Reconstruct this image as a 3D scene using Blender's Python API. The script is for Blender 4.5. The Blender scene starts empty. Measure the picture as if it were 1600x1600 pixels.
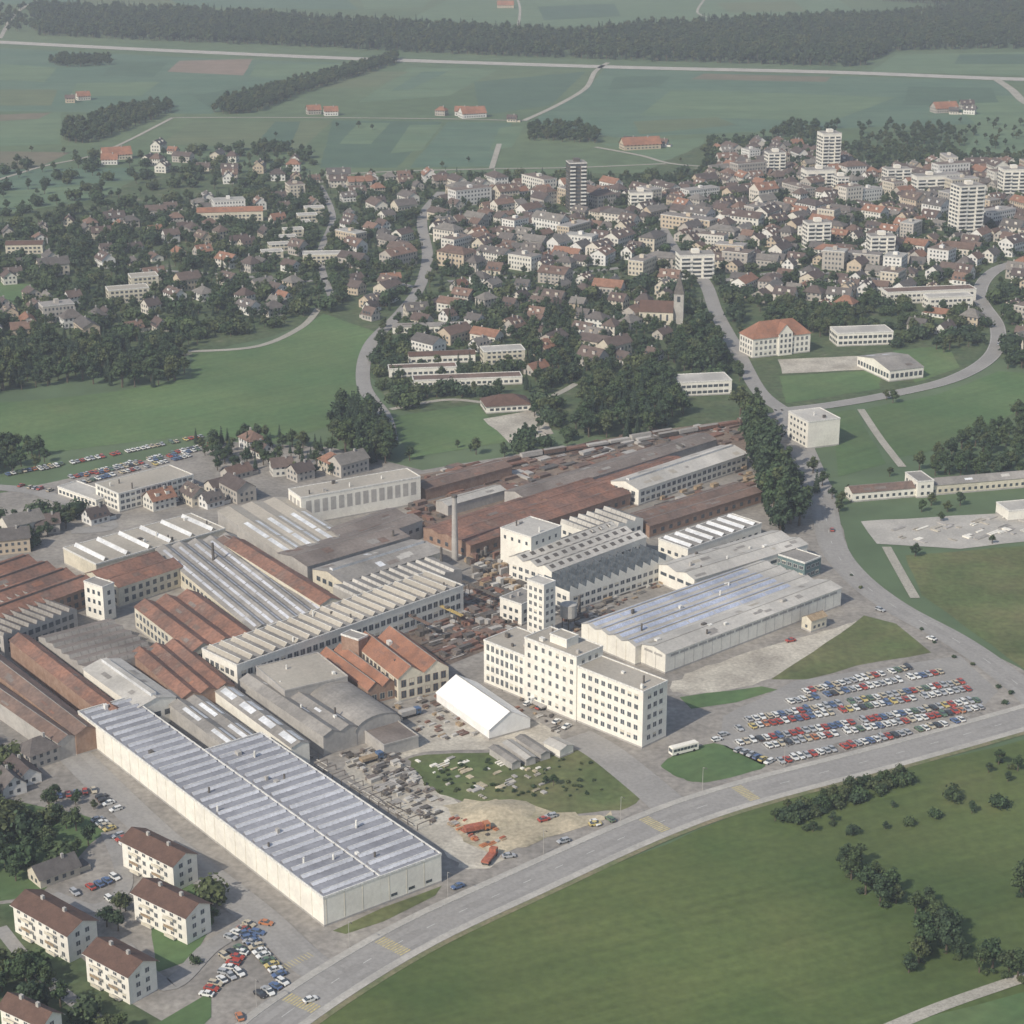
import bpy, math, random
from mathutils import Vector
random.seed(11)
R=random.random
def U(a,b): return a+(b-a)*random.random()
PITCH=math.radians(19.5); F=3106.0; H=300.0
cp,sp=math.cos(PITCH),math.sin(PITCH)
# photogrammetric rectification: measured point on a level of height h -> metres on site
def G(u,v,h=0.0):
    x=u-800.0; y=v-800.0
    t=(H-h)/(y*cp+F*sp)
    return (x*t,(F*cp-y*sp)*t)
scene=bpy.context.scene
# ---------------------------------------------------------------- materials
MATS={}
def mk(name,c1,c2=None,scale=.1,rough=.85,fine=1.5,fa=.22,stretch=(1,1,1),obj=False,metal=0,ramp=(.38,.62),rnd=None,spec=.25,third=None,big=0,rot=0,streak=0):
    m=bpy.data.materials.new(name); m.use_nodes=True
    nt=m.node_tree; N=nt.nodes; Lk=nt.links
    b=N['Principled BSDF']; b.inputs['Roughness'].default_value=rough; b.inputs['Metallic'].default_value=metal
    b.inputs['Specular IOR Level'].default_value=spec
    c2=c2 or tuple(x*.8 for x in c1)
    if obj:
        g=N.new('ShaderNodeTexCoord'); out=g.outputs['Object']
    else:
        g=N.new('ShaderNodeNewGeometry'); out=g.outputs['Position']
    mp=N.new('ShaderNodeMapping'); mp.inputs['Scale'].default_value=stretch; mp.inputs['Rotation'].default_value=(0,0,rot)
    Lk.new(out,mp.inputs[0])
    n1=N.new('ShaderNodeTexNoise'); n1.inputs['Scale'].default_value=scale; n1.inputs['Detail'].default_value=6; n1.inputs['Roughness'].default_value=.6
    Lk.new(mp.outputs[0],n1.inputs['Vector'])
    cr=N.new('ShaderNodeValToRGB'); e=cr.color_ramp.elements
    e[0].position=ramp[0]; e[0].color=(*c1,1); e[1].position=ramp[1]; e[1].color=(*c2,1)
    if third:
        k=e.new(ramp[1]+.12); k.color=(*third,1)
    Lk.new(n1.outputs['Fac'],cr.inputs[0])
    col=cr.outputs[0]
    if rnd:
        oi=N.new('ShaderNodeObjectInfo')
        mu=N.new('ShaderNodeMath'); mu.operation='MULTIPLY'; mu.inputs[1].default_value=rnd[0]; Lk.new(oi.outputs['Random'],mu.inputs[0])
        fr=N.new('ShaderNodeMath'); fr.operation='FRACT'; Lk.new(mu.outputs[0],fr.inputs[0])
        rr=N.new('ShaderNodeValToRGB'); rr.color_ramp.interpolation=rnd[2]
        cols=rnd[1]; ee=rr.color_ramp.elements
        ee[0].position=0; ee[0].color=(*cols[0],1); ee[1].position=1/len(cols); ee[1].color=(*cols[1],1)
        for i in range(2,len(cols)):
            k=ee.new(i/len(cols)); k.color=(*cols[i],1)
        Lk.new(fr.outputs[0],rr.inputs[0])
        mx=N.new('ShaderNodeMix'); mx.data_type='RGBA'; mx.blend_type='MULTIPLY'; mx.inputs[0].default_value=1
        Lk.new(rr.outputs[0],mx.inputs[6]); Lk.new(col,mx.inputs[7]); col=mx.outputs[2]
    def mod(sc,det,amt,col,src=None):
        n2=N.new('ShaderNodeTexNoise'); n2.inputs['Scale'].default_value=sc; n2.inputs['Detail'].default_value=det
        Lk.new(src or out,n2.inputs['Vector'])
        mr=N.new('ShaderNodeMapRange'); mr.inputs[1].default_value=.3; mr.inputs[2].default_value=.7; mr.inputs[3].default_value=1-amt; mr.inputs[4].default_value=1+amt
        Lk.new(n2.outputs['Fac'],mr.inputs[0])
        m2=N.new('ShaderNodeMix'); m2.data_type='RGBA'; m2.blend_type='MULTIPLY'; m2.inputs[0].default_value=1
        Lk.new(col,m2.inputs[6]); Lk.new(mr.outputs[0],m2.inputs[7]); return m2.outputs[2]
    col=mod(fine,3,fa,col)
    if big: col=mod(big,5,.2,col)
    if streak:
        m3=N.new('ShaderNodeMapping'); m3.vector_type='TEXTURE'; m3.inputs['Rotation'].default_value=(0,0,rot); m3.inputs['Scale'].default_value=(40,1.5,1)
        Lk.new(out,m3.inputs[0]); col=mod(streak,2,.10,col,m3.outputs[0])
    Lk.new(col,b.inputs['Base Color'])
    MATS[name]=m
    return m
mk('field_green',(.085,.128,.066),(.110,.150,.078),scale=.004,fine=.05,fa=.14)
mk('grass_near',(.070,.107,.032),(.098,.124,.040),scale=.014,fine=.35,fa=.14,third=(.130,.132,.054),big=.006,rot=.43,streak=.5)
mk('grass_lawn',(.080,.138,.054),(.105,.154,.062),scale=.02,fine=.3,fa=.12,third=(.130,.160,.07),big=.008,rot=.7,streak=.4)
mk('grass_dry',(.092,.122,.045),(.14,.138,.064),scale=.03,fine=.4,fa=.2,third=(.20,.175,.115),ramp=(.38,.66),big=.05)
mk('field_haze_green',(.080,.136,.090),(.098,.152,.100),scale=.006,fine=.04,fa=.10,stretch=(1,3,1),rot=.1,streak=.2)  # bluish distance haze is tinted into the far-field greens
mk('field_light',(.122,.175,.098),(.102,.158,.090),scale=.006,fine=.04,fa=.10,stretch=(1,3,1),rot=.1,streak=.2)
mk('field_dark',(.066,.112,.074),(.076,.124,.078),scale=.006,fine=.04,fa=.10,stretch=(1,3,1))
mk('field_olive',(.125,.150,.080),(.105,.138,.074),scale=.006,fine=.04,fa=.10,stretch=(1,3,1),rot=.1,streak=.2)
mk('field_brown',(.170,.145,.100),(.130,.130,.085),scale=.01,fine=.06,fa=.12)
mk('field_pink',(.23,.175,.135),(.19,.155,.115),scale=.01,fine=.06,fa=.10)
mk('garden_ground',(.060,.090,.040),(.09,.112,.054),scale=.06,fine=.3,fa=.3,third=(.18,.17,.135))
mk('asphalt',(.25,.24,.225),(.29,.278,.26),scale=.06,fine=.8,fa=.10,third=(.215,.21,.20))
mk('asphalt_worn',(.30,.288,.27),(.265,.255,.24),scale=.05,fine=.8,fa=.10,rot=.4)
mk('yard_ground',(.21,.195,.175),(.29,.268,.238),scale=.05,fine=.5,fa=.2,third=(.35,.325,.28))
mk('yard_dark',(.105,.080,.064),(.175,.135,.105),scale=.08,fine=.7,fa=.3)
mk('gravel',(.35,.32,.27),(.44,.41,.345),scale=.08,fine=.8,fa=.2,big=.04)
mk('sand',(.46,.395,.28),(.34,.30,.215),scale=.08,fine=.8,fa=.2,third=(.20,.19,.11),big=.05)
mk('verge_dirt',(.22,.19,.12),(.13,.15,.07),scale=.12,fine=.8,fa=.2)
mk('path',(.36,.34,.29),(.30,.285,.24),scale=.05)
mk('concrete',(.42,.40,.36),(.34,.325,.295),scale=.08,fine=1,fa=.12)
mk('kerb',(.40,.39,.36),(.35,.34,.31),scale=.5)
mk('mark_white',(.65,.65,.62),(.5,.5,.48),scale=1)
mk('mark_yellow',(.50,.42,.20),(.40,.35,.20),scale=1)
mk('rail_bed',(.165,.125,.098),(.225,.175,.135),scale=.06,fine=.6,fa=.25)
mk('rail_steel',(.16,.12,.10),(.2,.17,.15),scale=.5,rough=.5)
mk('wall_white',(.76,.735,.655),(.68,.65,.58),scale=.15,obj=True,fine=.8,fa=.06)
mk('wall_cream',(.62,.57,.46),(.52,.48,.385),scale=.15,obj=True,fine=.8,fa=.1)
mk('wall_grey',(.41,.39,.36),(.33,.315,.295),scale=.15,obj=True,fine=.8,fa=.1)
mk('wall_brick',(.26,.165,.12),(.32,.22,.165),scale=.3,obj=True,fine=1,fa=.15)
mk('roof_grey',(.29,.272,.248),(.215,.203,.187),scale=.12,obj=True,fine=.9,fa=.14,stretch=(1,.3,1),big=.03)
mk('roof_dark',(.155,.130,.115),(.20,.172,.152),scale=.10,obj=True,fine=.9,fa=.16,big=.04)
mk('roof_light',(.46,.44,.40),(.38,.365,.335),scale=.10,obj=True,fine=.9,fa=.10,stretch=(1,.3,1),big=.03)
mk('roof_blue',(.275,.28,.305),(.225,.23,.255),scale=.12,obj=True,fine=.9,fa=.12,stretch=(.3,1,1),big=.03)
mk('rooflight_dull',(.51,.52,.55),(.43,.44,.47),scale=.12,obj=True,fine=.9,fa=.12,rough=.6,big=.05)
mk('roof_beige',(.39,.355,.30),(.315,.29,.245),scale=.08,obj=True,fine=.9,fa=.10,big=.04)
mk('roof_rust',(.230,.122,.086),(.155,.096,.076),scale=.14,obj=True,fine=.8,fa=.25,stretch=(1,.3,1),big=.05,third=(.20,.155,.125))
mk('roof_brown',(.18,.122,.096),(.135,.098,.082),scale=.12,obj=True,fine=.8,fa=.2,big=.05)
mk('roof_tile_brown',(.095,.058,.045),(.125,.075,.057),scale=.4,obj=True,fine=2,fa=.15)
mk('roof_tile_red',(.30,.145,.09),(.23,.12,.082),scale=.3,obj=True,fine=2,fa=.18,big=.1)
mk('skylight',(.62,.63,.635),(.50,.51,.52),scale=.3,rough=.45,obj=True,fine=1,fa=.12,spec=.4,big=.08)
mk('skylight_blue',(.40,.435,.53),(.33,.365,.45),scale=.3,rough=.4,obj=True,spec=.4,big=.06)
mk('glass',(.045,.055,.065),(.09,.105,.12),scale=.5,rough=.12,obj=True,spec=.6)
mk('frame_white',(.68,.665,.62),(.58,.57,.53),scale=1,obj=True)
mk('metal_dark',(.09,.083,.078),(.13,.115,.10),scale=.5,obj=True,rough=.6)
mk('tent',(.80,.79,.76),(.72,.71,.68),scale=.2,obj=True,fine=.6,fa=.05)
mk('teal_panel',(.14,.20,.20),(.11,.16,.16),scale=.4,obj=True)
mk('yellow_steel',(.42,.32,.12),(.34,.26,.12),scale=.5,obj=True)
mk('red_steel',(.36,.12,.07),(.28,.10,.07),scale=.5,obj=True)
mk('blue_steel',(.08,.13,.24),(.10,.15,.22),scale=.5,obj=True)
mk('wood',(.27,.20,.13),(.34,.26,.17),scale=.5,obj=True)
mk('rubber',(.02,.02,.02),(.03,.03,.03),scale=1,obj=True)
mk('house_wall',(.99,.99,.99),(.87,.87,.87),scale=.3,obj=True,fa=.06,rnd=(7.31,[(.64,.62,.56),(.55,.50,.41),(.70,.69,.65),(.44,.41,.37),(.62,.58,.51),(.50,.42,.32),(.66,.65,.62),(.40,.37,.33)],'CONSTANT'))
mk('house_roof',(1,1,1),(.75,.75,.75),scale=.4,obj=True,fine=1.5,fa=.15,rnd=(13.77,[(.115,.084,.074),(.155,.105,.084),(.14,.124,.115),(.20,.13,.10),(.10,.080,.074),(.27,.145,.098),(.12,.094,.084),(.20,.185,.168),(.14,.105,.09),(.12,.11,.104)],'CONSTANT'))
mk('block_roof',(1,1,1),(.8,.8,.8),scale=.2,obj=True,rnd=(5.17,[(.32,.30,.28),(.24,.215,.195),(.38,.37,.34),(.19,.15,.125)],'CONSTANT'))
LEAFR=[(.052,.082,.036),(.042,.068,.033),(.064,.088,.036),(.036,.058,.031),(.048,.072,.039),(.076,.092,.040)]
mk('leaf_lit',(1.25,1.25,1.2),(.95,.95,.95),scale=.3,rough=.7,fine=1,fa=.25,rnd=(3.7,LEAFR,'LINEAR'),spec=.15)
mk('leaf_shade',(.70,.72,.76),(.58,.6,.64),scale=.3,rough=.8,fine=1,fa=.2,rnd=(3.7,LEAFR,'LINEAR'),spec=.1)  # darker copy of the leaf colour: painted shade for undersides and crown cores
mk('needle',(.030,.048,.032),(.040,.060,.036),scale=.3,rough=.8,fine=1,fa=.25,spec=.1)
mk('bark',(.09,.07,.05),(.12,.095,.07),scale=1,obj=True)
for nm,c in dict(car_white=(.70,.70,.67),car_red=(.38,.06,.04),car_blue=(.09,.14,.26),car_green=(.10,.16,.10),car_beige=(.48,.42,.31),car_silver=(.38,.39,.40),car_black=(.04,.04,.045),car_orange=(.46,.18,.08),car_yellow=(.52,.42,.16)).items():
    mk(nm,c,tuple(x*.93 for x in c),scale=1,rough=.3,obj=True,fa=.03,spec=.5)
# ---------------------------------------------------------------- mesh builder
class MB:
    def __init__(s): s.v=[];s.f=[];s.m=[];s.ml=[]
    def mi(s,n):
        if n not in s.ml: s.ml.append(n)
        return s.ml.index(n)
    def face(s,pts,mat):
        k=len(s.v); s.v.extend(pts); s.f.append(tuple(range(k,k+len(pts)))); s.m.append(s.mi(mat))
    def box(s,x0,x1,y0,y1,z0,z1,mat,top=None,bottom=False):
        a=[(x0,y0),(x1,y0),(x1,y1),(x0,y1)]
        for i in range(4):
            p,q=a[i],a[(i+1)%4]
            s.face([(p[0],p[1],z0),(q[0],q[1],z0),(q[0],q[1],z1),(p[0],p[1],z1)],mat)
        s.face([(p[0],p[1],z1) for p in a],top or mat)
        if bottom: s.face([(p[0],p[1],z0) for p in a[::-1]],mat)
    def tube(s,p,q,r0,r1,mat,n=6,cap=True):
        p=Vector(p);q=Vector(q);d=(q-p)
        if d.length<1e-6: return
        d.normalize(); a=d.orthogonal().normalized(); b=d.cross(a)
        A=[];B=[]
        for i in range(n):
            t=2*math.pi*i/n; o=a*math.cos(t)+b*math.sin(t)
            A.append(tuple(p+o*r0)); B.append(tuple(q+o*r1))
        for i in range(n):
            j=(i+1)%n; s.face([A[i],A[j],B[j],B[i]],mat)
        if cap: s.face(B,mat); s.face(A[::-1],mat)
    def mesh(s,name):
        me=bpy.data.meshes.new(name); me.from_pydata(s.v,[],s.f)
        for n in s.ml: me.materials.append(MATS[n])
        me.polygons.foreach_set('material_index',s.m); me.update()
        return me
    def obj(s,name,loc=(0,0,0),rot=0):
        o=bpy.data.objects.new(name,s.mesh(name)); o.location=loc; o.rotation_euler=(0,0,rot)
        scene.collection.objects.link(o); return o
def link(name,me,loc,rot=0,sc=(1,1,1)):
    o=bpy.data.objects.new(name,me); o.location=loc; o.rotation_euler=(0,0,rot); o.scale=sc
    scene.collection.objects.link(o); return o
# ---------------------------------------------------------------- occupancy
CELL=16.0; OCC={}
def occ(x,y,r): OCC.setdefault((int(x//CELL),int(y//CELL)),[]).append((x,y,r))
def free(x,y,r):
    cx,cy=int(x//CELL),int(y//CELL)
    for i in range(-2,3):
        for j in range(-2,3):
            for (a,b,c) in OCC.get((cx+i,cy+j),()):
                if (a-x)**2+(b-y)**2<(c+r)**2: return False
    return True
def inside(x,y,poly):
    c=False;n=len(poly);j=n-1
    for i in range(n):
        xi,yi=poly[i];xj,yj=poly[j]
        if (yi>y)!=(yj>y) and x<(xj-xi)*(y-yi)/(yj-yi)+xi: c=not c
        j=i
    return c
KEEP=[]
def kept(x,y): return any(inside(x,y,p) for p in KEEP)
# ---------------------------------------------------------------- ground sheets
def sheet(name,pix,mat,lvl,jit=.6,step=10,keep=False):
    P=[G(*p) for p in pix]; out=[]
    for i in range(len(P)):
        a=P[i];b=P[(i+1)%len(P)]; d=math.dist(a,b); n=max(1,int(d/step))
        for k in range(n):
            t=k/n; j=0 if k==0 else jit
            out.append((a[0]+(b[0]-a[0])*t+U(-j,j),a[1]+(b[1]-a[1])*t+U(-j,j),lvl*.03))
    m=MB(); m.face(out,mat); m.obj(name)
    if keep: KEEP.append([(p[0],p[1]) for p in out])
def smooth(P,sub=8):
    o=[]
    n=len(P)
    for i in range(n-1):
        p0=P[max(i-1,0)];p1=P[i];p2=P[i+1];p3=P[min(i+2,n-1)]
        for k in range(sub):
            t=k/sub
            o.append(tuple(.5*((2*p1[c])+(-p0[c]+p2[c])*t+(2*p0[c]-5*p1[c]+4*p2[c]-p3[c])*t*t+(-p0[c]+3*p1[c]-3*p2[c]+p3[c])*t**3) for c in (0,1)))
    o.append(P[-1]); return o
def blob(name,pix,mat,lvl,j=1.1):
    P=[G(*p) for p in pix]; Q=smooth([P[-1]]+P+[P[0],P[1]],6)[6:-7]
    m=MB(); m.face([(p[0]+U(-j,j),p[1]+U(-j,j),lvl*.03) for p in Q],mat); m.obj(name)
def offs(P,d):
    o=[]
    for i in range(len(P)):
        a=P[max(i-1,0)];b=P[min(i+1,len(P)-1)]
        dx,dy=b[0]-a[0],b[1]-a[1]; l=math.hypot(dx,dy) or 1
        o.append((P[i][0]-dy/l*d,P[i][1]+dx/l*d))
    return o
def ribbon(m,P,d0,d1,z,mat,side=False):
    A=offs(P,d0);B=offs(P,d1)
    for i in range(len(P)-1):
        m.face([(*A[i],z),(*A[i+1],z),(*B[i+1],z),(*B[i],z)],mat)
        if side:
            for Q in (A,B):
                m.face([(*Q[i],.0),(*Q[i+1],.0),(*Q[i+1],z),(*Q[i],z)],mat)
def road(name,pix,w,mat='asphalt',lvl=6,kerb=False,centre=False,sub=8,edge=False,worn=False):
    P=smooth([G(*p) for p in pix],sub); m=MB()
    ribbon(m,P,-w/2,w/2,lvl*.03,mat)
    if worn:
        for c in (-.25,.25): ribbon(m,P,w*c-1.2,w*c+1.2,lvl*.03+.006,'asphalt_worn')
    if kerb:
        for s in (-1,1):
            ribbon(m,P,s*(w/2+.25),s*w/2,lvl*.03+.12,'kerb',True)
            ribbon(m,P,s*(w/2+2.6),s*(w/2+.25),lvl*.03+.115,'concrete',True)
    L=[]
    for i in range(len(P)-1):
        d=math.dist(P[i],P[i+1]); n=max(1,int(d/3))
        for k in range(n): L.append((P[i][0]+(P[i+1][0]-P[i][0])*k/n,P[i][1]+(P[i+1][1]-P[i][1])*k/n))
    for p in L: occ(p[0],p[1],w/2+.5)
    if centre:
        for i in range(0,len(L)-3,4):
            seg=L[i:i+2]
            if len(seg)>1: ribbon(m,seg,-.08,.08,lvl*.03+.012,'mark_white')
    if edge:
        for s in (-1,1): ribbon(m,P,s*(w/2-.4),s*(w/2-.55),lvl*.03+.012,'mark_white')
    m.obj(name); return P
g=MB()
g.face([(-30000,-3000,0),(30000,-3000,0),(30000,45000,0),(-30000,45000,0)],'field_green'); g.obj('ground')
S=sheet
S('field',[(-100,70),(300,90),(560,100),(330,178),(-100,172)],'field_haze_green',1)
S('field',[(-100,190),(95,175),(95,225),(-100,232)],'field_light',1)
S('field',[(-100,235),(110,238),(60,262),(-100,310)],'field_brown',1)
S('field',[(280,95),(395,92),(380,118),(262,112)],'field_pink',3)
S('field',[(400,100),(560,100),(470,125),(390,120)],'field_light',2)
S('field',[(945,107),(1560,127),(1640,190),(1330,200),(960,215),(830,190),(925,130)],'field_haze_green',1)
S('field',[(1050,140),(1400,152),(1300,190),(1000,180)],'field_light',2)
S('field',[(740,128),(915,112),(860,165),(750,180)],'field_dark',2)
S('field',[(640,105),(780,108),(700,150),(560,160)],'field_light',1)
S('field',[(300,190),(520,188),(470,235),(250,225)],'field_olive',1)
S('field',[(520,188),(690,190),(620,262),(500,262)],'field_dark',1)
S('field',[(700,190),(800,192),(770,260),(640,262)],'field_haze_green',1)
S('field',[(940,225),(1100,215),(1100,250),(1050,255)],'field_light',1)
S('field',[(-100,-40),(500,-40),(560,15),(-100,5)],'field_haze_green',1)
S('field',[(700,0),(1300,-10),(1340,22),(900,42),(640,30)],'field_light',1)
S('field',[(1400,85),(1700,80),(1700,120),(1360,112)],'field_light',1)
S('field',[(1480,150),(1700,150),(1700,270),(1500,250),(1530,200)],'field_light',2)
S('field',[(-100,300),(160,290),(300,300),(150,345),(-100,380)],'field_light',1)
S('field',[(0,265),(200,262),(220,280),(0,300)],'field_haze_green',2)
S('ploughed_field',[(-20,180),(80,176),(60,186),(-20,190)],'field_brown',3)
S('field',[(1100,115),(1300,120),(1290,128),(1080,124)],'field_brown',3)
S('field',[(400,225),(430,190),(470,190),(450,235)],'field_dark',3)
S('field',[(120,130),(250,128),(220,150),(110,150)],'field_light',3)
for pts,mt in (([(560,112),(640,112),(590,135),(500,140)],'field_olive'),([(0,100),(90,106),(70,128),(-40,124)],'field_light'),([(180,96),(262,98),(240,120),(160,118)],'field_dark'),([(0,140),(90,140),(80,165),(0,165)],'field_olive'),([(560,192),(610,192),(580,225),(530,225)],'field_light'),([(640,195),(690,195),(660,235),(610,240)],'field_light'),([(960,120),(1050,118),(1030,135),(950,140)],'field_dark'),([(1420,135),(1550,138),(1560,160),(1410,165)],'field_dark'),([(1150,195),(1000,210),(990,190),(1120,183)],'field_olive'),([(300,150),(380,135),(350,160),(330,170)],'field_dark'),([(780,200),(820,196),(800,230),(765,235)],'field_light'),([(120,0),(260,-4),(280,8),(140,10)],'field_olive'),([(840,10),(960,6),(970,25),(850,32)],'field_dark'),([(1120,5),(1240,2),(1260,18),(1140,20)],'field_olive'),([(560,-5),(680,-6),(660,12),(570,14)],'field_light'),([(1500,85),(1600,84),(1620,100),(1490,100)],'field_dark'),([(660,112),(700,112),(640,140),(610,142)],'field_haze_green')):
    S('field',pts,mt,4)
S('town_ground',[(-150,360),(160,310),(240,265),(500,275),(1000,270),(1120,215),(1500,250),(1750,260),(1750,600),(1560,560),(1400,620),(1200,650),(1000,690),(620,640),(520,500),(280,560),(-150,640)],'garden_ground',2,jit=2)
S('meadow',[(-150,640),(60,625),(180,612),(300,590),(300,552),(400,545),(470,515),(505,490),(590,520),(556,600),(565,650),(440,690),(300,680),(-150,735)],'grass_lawn',3,keep=True)
S('meadow',[(-40,440),(60,445),(40,475),(-40,480)],'grass_lawn',3,keep=True)
S('factory_yard',[(-250,850),(-20,775),(120,745),(350,690),(520,700),(660,735),(1000,678),(1160,655),(1230,640),(1300,760),(1330,880),(1420,950),(1620,1060),(1660,1110),(1000,1285),(560,1490),(420,1600),(300,1660),(-300,1660),(-300,1200)],'yard_ground',3,keep=True)
S('rail_yard_ground',[(640,745),(1000,676),(1160,655),(1180,700),(1000,790),(760,870),(680,820)],'rail_bed',5)
S('storage_yard',[(600,960),(760,905),(830,930),(800,1000),(700,1040),(640,1000)],'yard_dark',5)
S('lawn',[(608,652),(745,632),(795,690),(640,716)],'grass_lawn',4,keep=True)
S('sports_ground',[(755,655),(845,638),(865,678),(795,692)],'gravel',5,keep=True)
S('lawn',[(1218,588),(1375,578),(1375,608),(1228,630)],'grass_lawn',4,keep=True)
S('lawn',[(1395,548),(1480,540),(1500,575),(1430,598)],'grass_lawn',4)
S('school_yard',[(1215,562),(1355,556),(1355,578),(1222,584)],'gravel',5,keep=True)
S('meadow',[(1350,640),(1470,615),(1560,580),(1620,585),(1600,640),(1440,710),(1400,715)],'grass_lawn',4,keep=True)
S('meadow',[(1300,645),(1335,640),(1385,725),(1310,745)],'grass_lawn',4,keep=True)
S('meadow',[(1415,868),(1700,845),(1700,1110),(1600,1045),(1440,930)],'grass_dry',4,keep=True)
S('concrete_lot',[(1345,815),(1700,795),(1700,835),(1500,858),(1370,850)],'concrete',5,keep=True)
S('grass_verge',[(1205,1062),(1290,1005),(1350,962),(1400,975),(1455,1020),(1340,1040),(1260,1062)],'grass_dry',5,keep=True)
blob('gravel_patch',[(1050,1070),(1120,1035),(1290,985),(1340,975),(1260,1030),(1190,1065),(1080,1085)],'gravel',4)
S('grass_verge',[(1062,1090),(1190,1073),(1215,1078),(1150,1098),(1080,1108)],'grass_lawn',5,keep=True)
blob('grass_verge',[(1035,1192),(1105,1163),(1150,1172),(1195,1197),(1110,1222),(1060,1215)],'grass_lawn',5,.4)
S('grass_verge',[(520,1455),(600,1418),(690,1385),(680,1400),(600,1440),(540,1460)],'grass_dry',5,jit=.2,keep=True)
blob('waste_ground',[(640,1185),(760,1175),(880,1170),(940,1190),(1005,1248),(900,1272),(780,1262),(690,1240)],'grass_dry',5)
blob('sand_heap_ground',[(700,1262),(780,1250),(910,1275),(960,1272),(860,1310),(760,1335),(720,1300)],'sand',6,1.8)
blob('gravel_patch',[(590,1160),(700,1110),(840,1130),(870,1165),(760,1172),(640,1182),(600,1240),(540,1200)],'gravel',4)
blob('gravel_patch',[(560,1210),(640,1200),(720,1260),(800,1330),(740,1360),(690,1330)],'gravel',4.4)
S('car_park_ground',[(1130,1120),(1240,1065),(1500,1025),(1560,1080),(1540,1100),(1190,1195),(1120,1160)],'asphalt',5)
S('garden',[(-150,1230),(60,1260),(180,1290),(60,1400),(-150,1440)],'grass_lawn',5,jit=2)
S('garden',[(-150,1440),(30,1410),(130,1500),(190,1560),(260,1600),(-150,1680)],'garden_ground',5,jit=2)
S('garden',[(230,1375),(320,1380),(335,1440),(300,1500),(245,1520)],'grass_lawn',5,jit=1)
S('grass_verge',[(245,1600),(330,1550),(330,1590),(300,1620)],'grass_lawn',6)
S('meadow',[(455,1640),(560,1545),(700,1462),(1000,1335),(1165,1265),(1330,1215),(1720,1130),(1720,1750),(455,1750)],'grass_near',4,jit=1.2,keep=True)
S('meadow',[(1420,1600),(1620,1545),(1720,1510),(1720,1750),(1400,1700)],'grass_lawn',6)
# roads
MP=[(330,1690),(440,1590),(630,1470),(830,1375),(1020,1290),(1165,1240),(1400,1178),(1600,1122),(1760,1075)]
main=road('main_road',MP,11.5,kerb=True,centre=True,lvl=7,worn=True)
m=MB(); ribbon(m,main,-10.2,-8.2,.2,'verge_dirt'); m.obj('grass_verge')
road('factory_street',[(60,1120),(110,1175),(250,1310),(400,1430),(475,1500),(520,1530)],11,lvl=8,worn=True)
road('road',[(1640,1120),(1590,1070),(1500,1005),(1400,950),(1335,900),(1300,850),(1285,780),(1262,720),(1238,665),(1225,640)],12,lvl=8,centre=True,worn=True)
road('road',[(1225,642),(1300,633),(1390,617),(1490,592),(1550,555),(1558,510),(1530,460),(1560,420),(1640,400)],9.5,lvl=9,edge=True)
road('road',[(1225,642),(1185,610),(1150,545),(1120,490),(1100,440),(1060,400),(1030,350)],9,lvl=8)
road('road',[(610,690),(600,650),(568,600),(578,540),(625,490),(655,450),(668,400),(660,340),(690,300)],8,lvl=8)
road('lane',[(285,550),(400,542),(470,512),(498,482)],4.5,'path',8)
road('lane',[(1345,640),(1375,685),(1410,730)],4,'path',8)
road('lane',[(1385,855),(1410,900),(1430,935)],4,'path',8)
road('lane',[(1370,1615),(1480,1570),(1640,1515)],4,'path',9)
road('highway',[(-120,58),(0,66),(280,80),(560,92),(960,105),(1300,113),(1560,123),(1700,126)],30,'concrete',8)
road('lane',[(1555,123),(1580,140),(1610,165),(1700,200)],10,'path',9)
road('lane',[(818,189),(870,165),(915,138),(930,112),(950,98)],6,'path',8)
road('lane',[(270,184),(480,184),(700,186),(818,189)],4,'path',8)
road('lane',[(768,264),(780,225)],5,'path',8)
road('lane',[(480,275),(620,268),(770,264),(900,262),(1040,256)],4,'path',8)
road('lane',[(930,230),(1000,243),(1050,256),(1130,262)],5,'path',8)
road('lane',[(-60,300),(60,262),(160,238),(270,184)],4,'path',8)
road('lane',[(150,-30),(40,10),(0,60)],6,'path',8)
road('lane',[(810,40),(812,10),(800,-20)],4,'path',8)
road('lane',[(1100,0),(1090,20),(1120,30)],4,'path',8)
road('road',[(-60,760),(60,770),(170,820),(110,830)],8,lvl=8)
road('road',[(900,1150),(950,1180),(1030,1245),(1060,1275)],13,lvl=6.6)
road('lane',[(610,640),(700,625),(790,632),(860,620),(900,600)],4,'path',8)
road('street',[(1540,460),(1400,440),(1250,425),(1120,440)],7,lvl=8)
road('street',[(700,440),(850,430),(960,420),(1100,400),(1250,390),(1480,370)],6,lvl=8)
road('street',[(690,330),(820,335),(1000,330),(1200,320),(1480,325)],6,lvl=8)
road('street',[(650,450),(560,430),(470,440),(360,430),(200,420)],5,lvl=8)
road('street',[(520,470),(500,400),(520,340),(500,290)],5,lvl=8)
road('street',[(0,1450),(60,1520),(160,1600)],4,lvl=8)
road('street',[(170,1300),(195,1380),(150,1420),(80,1400)],5,lvl=8)
road('street',[(190,1480),(260,1540),(330,1480),(400,1440)],6,lvl=9)
m=MB()
def crossing(pc,u,v):
    x,y=G(u,v); best=min(range(len(main)-1),key=lambda i:math.dist(main[i],(x,y)))
    a,b=main[best],main[best+1]; d=Vector((b[0]-a[0],b[1]-a[1])).normalized(); nrm=Vector((-d.y,d.x)); c=Vector(a)+d*((x-a[0])*d.x+(y-a[1])*d.y)
    for k in range(-5,6):
        q=c+nrm*k*.98
        pts=[q+d*2+nrm*.25,q+d*2-nrm*.25,q-d*2-nrm*.25,q-d*2+nrm*.25]
        m.face([(p.x,p.y,.235) for p in pts],'mark_yellow')
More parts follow.
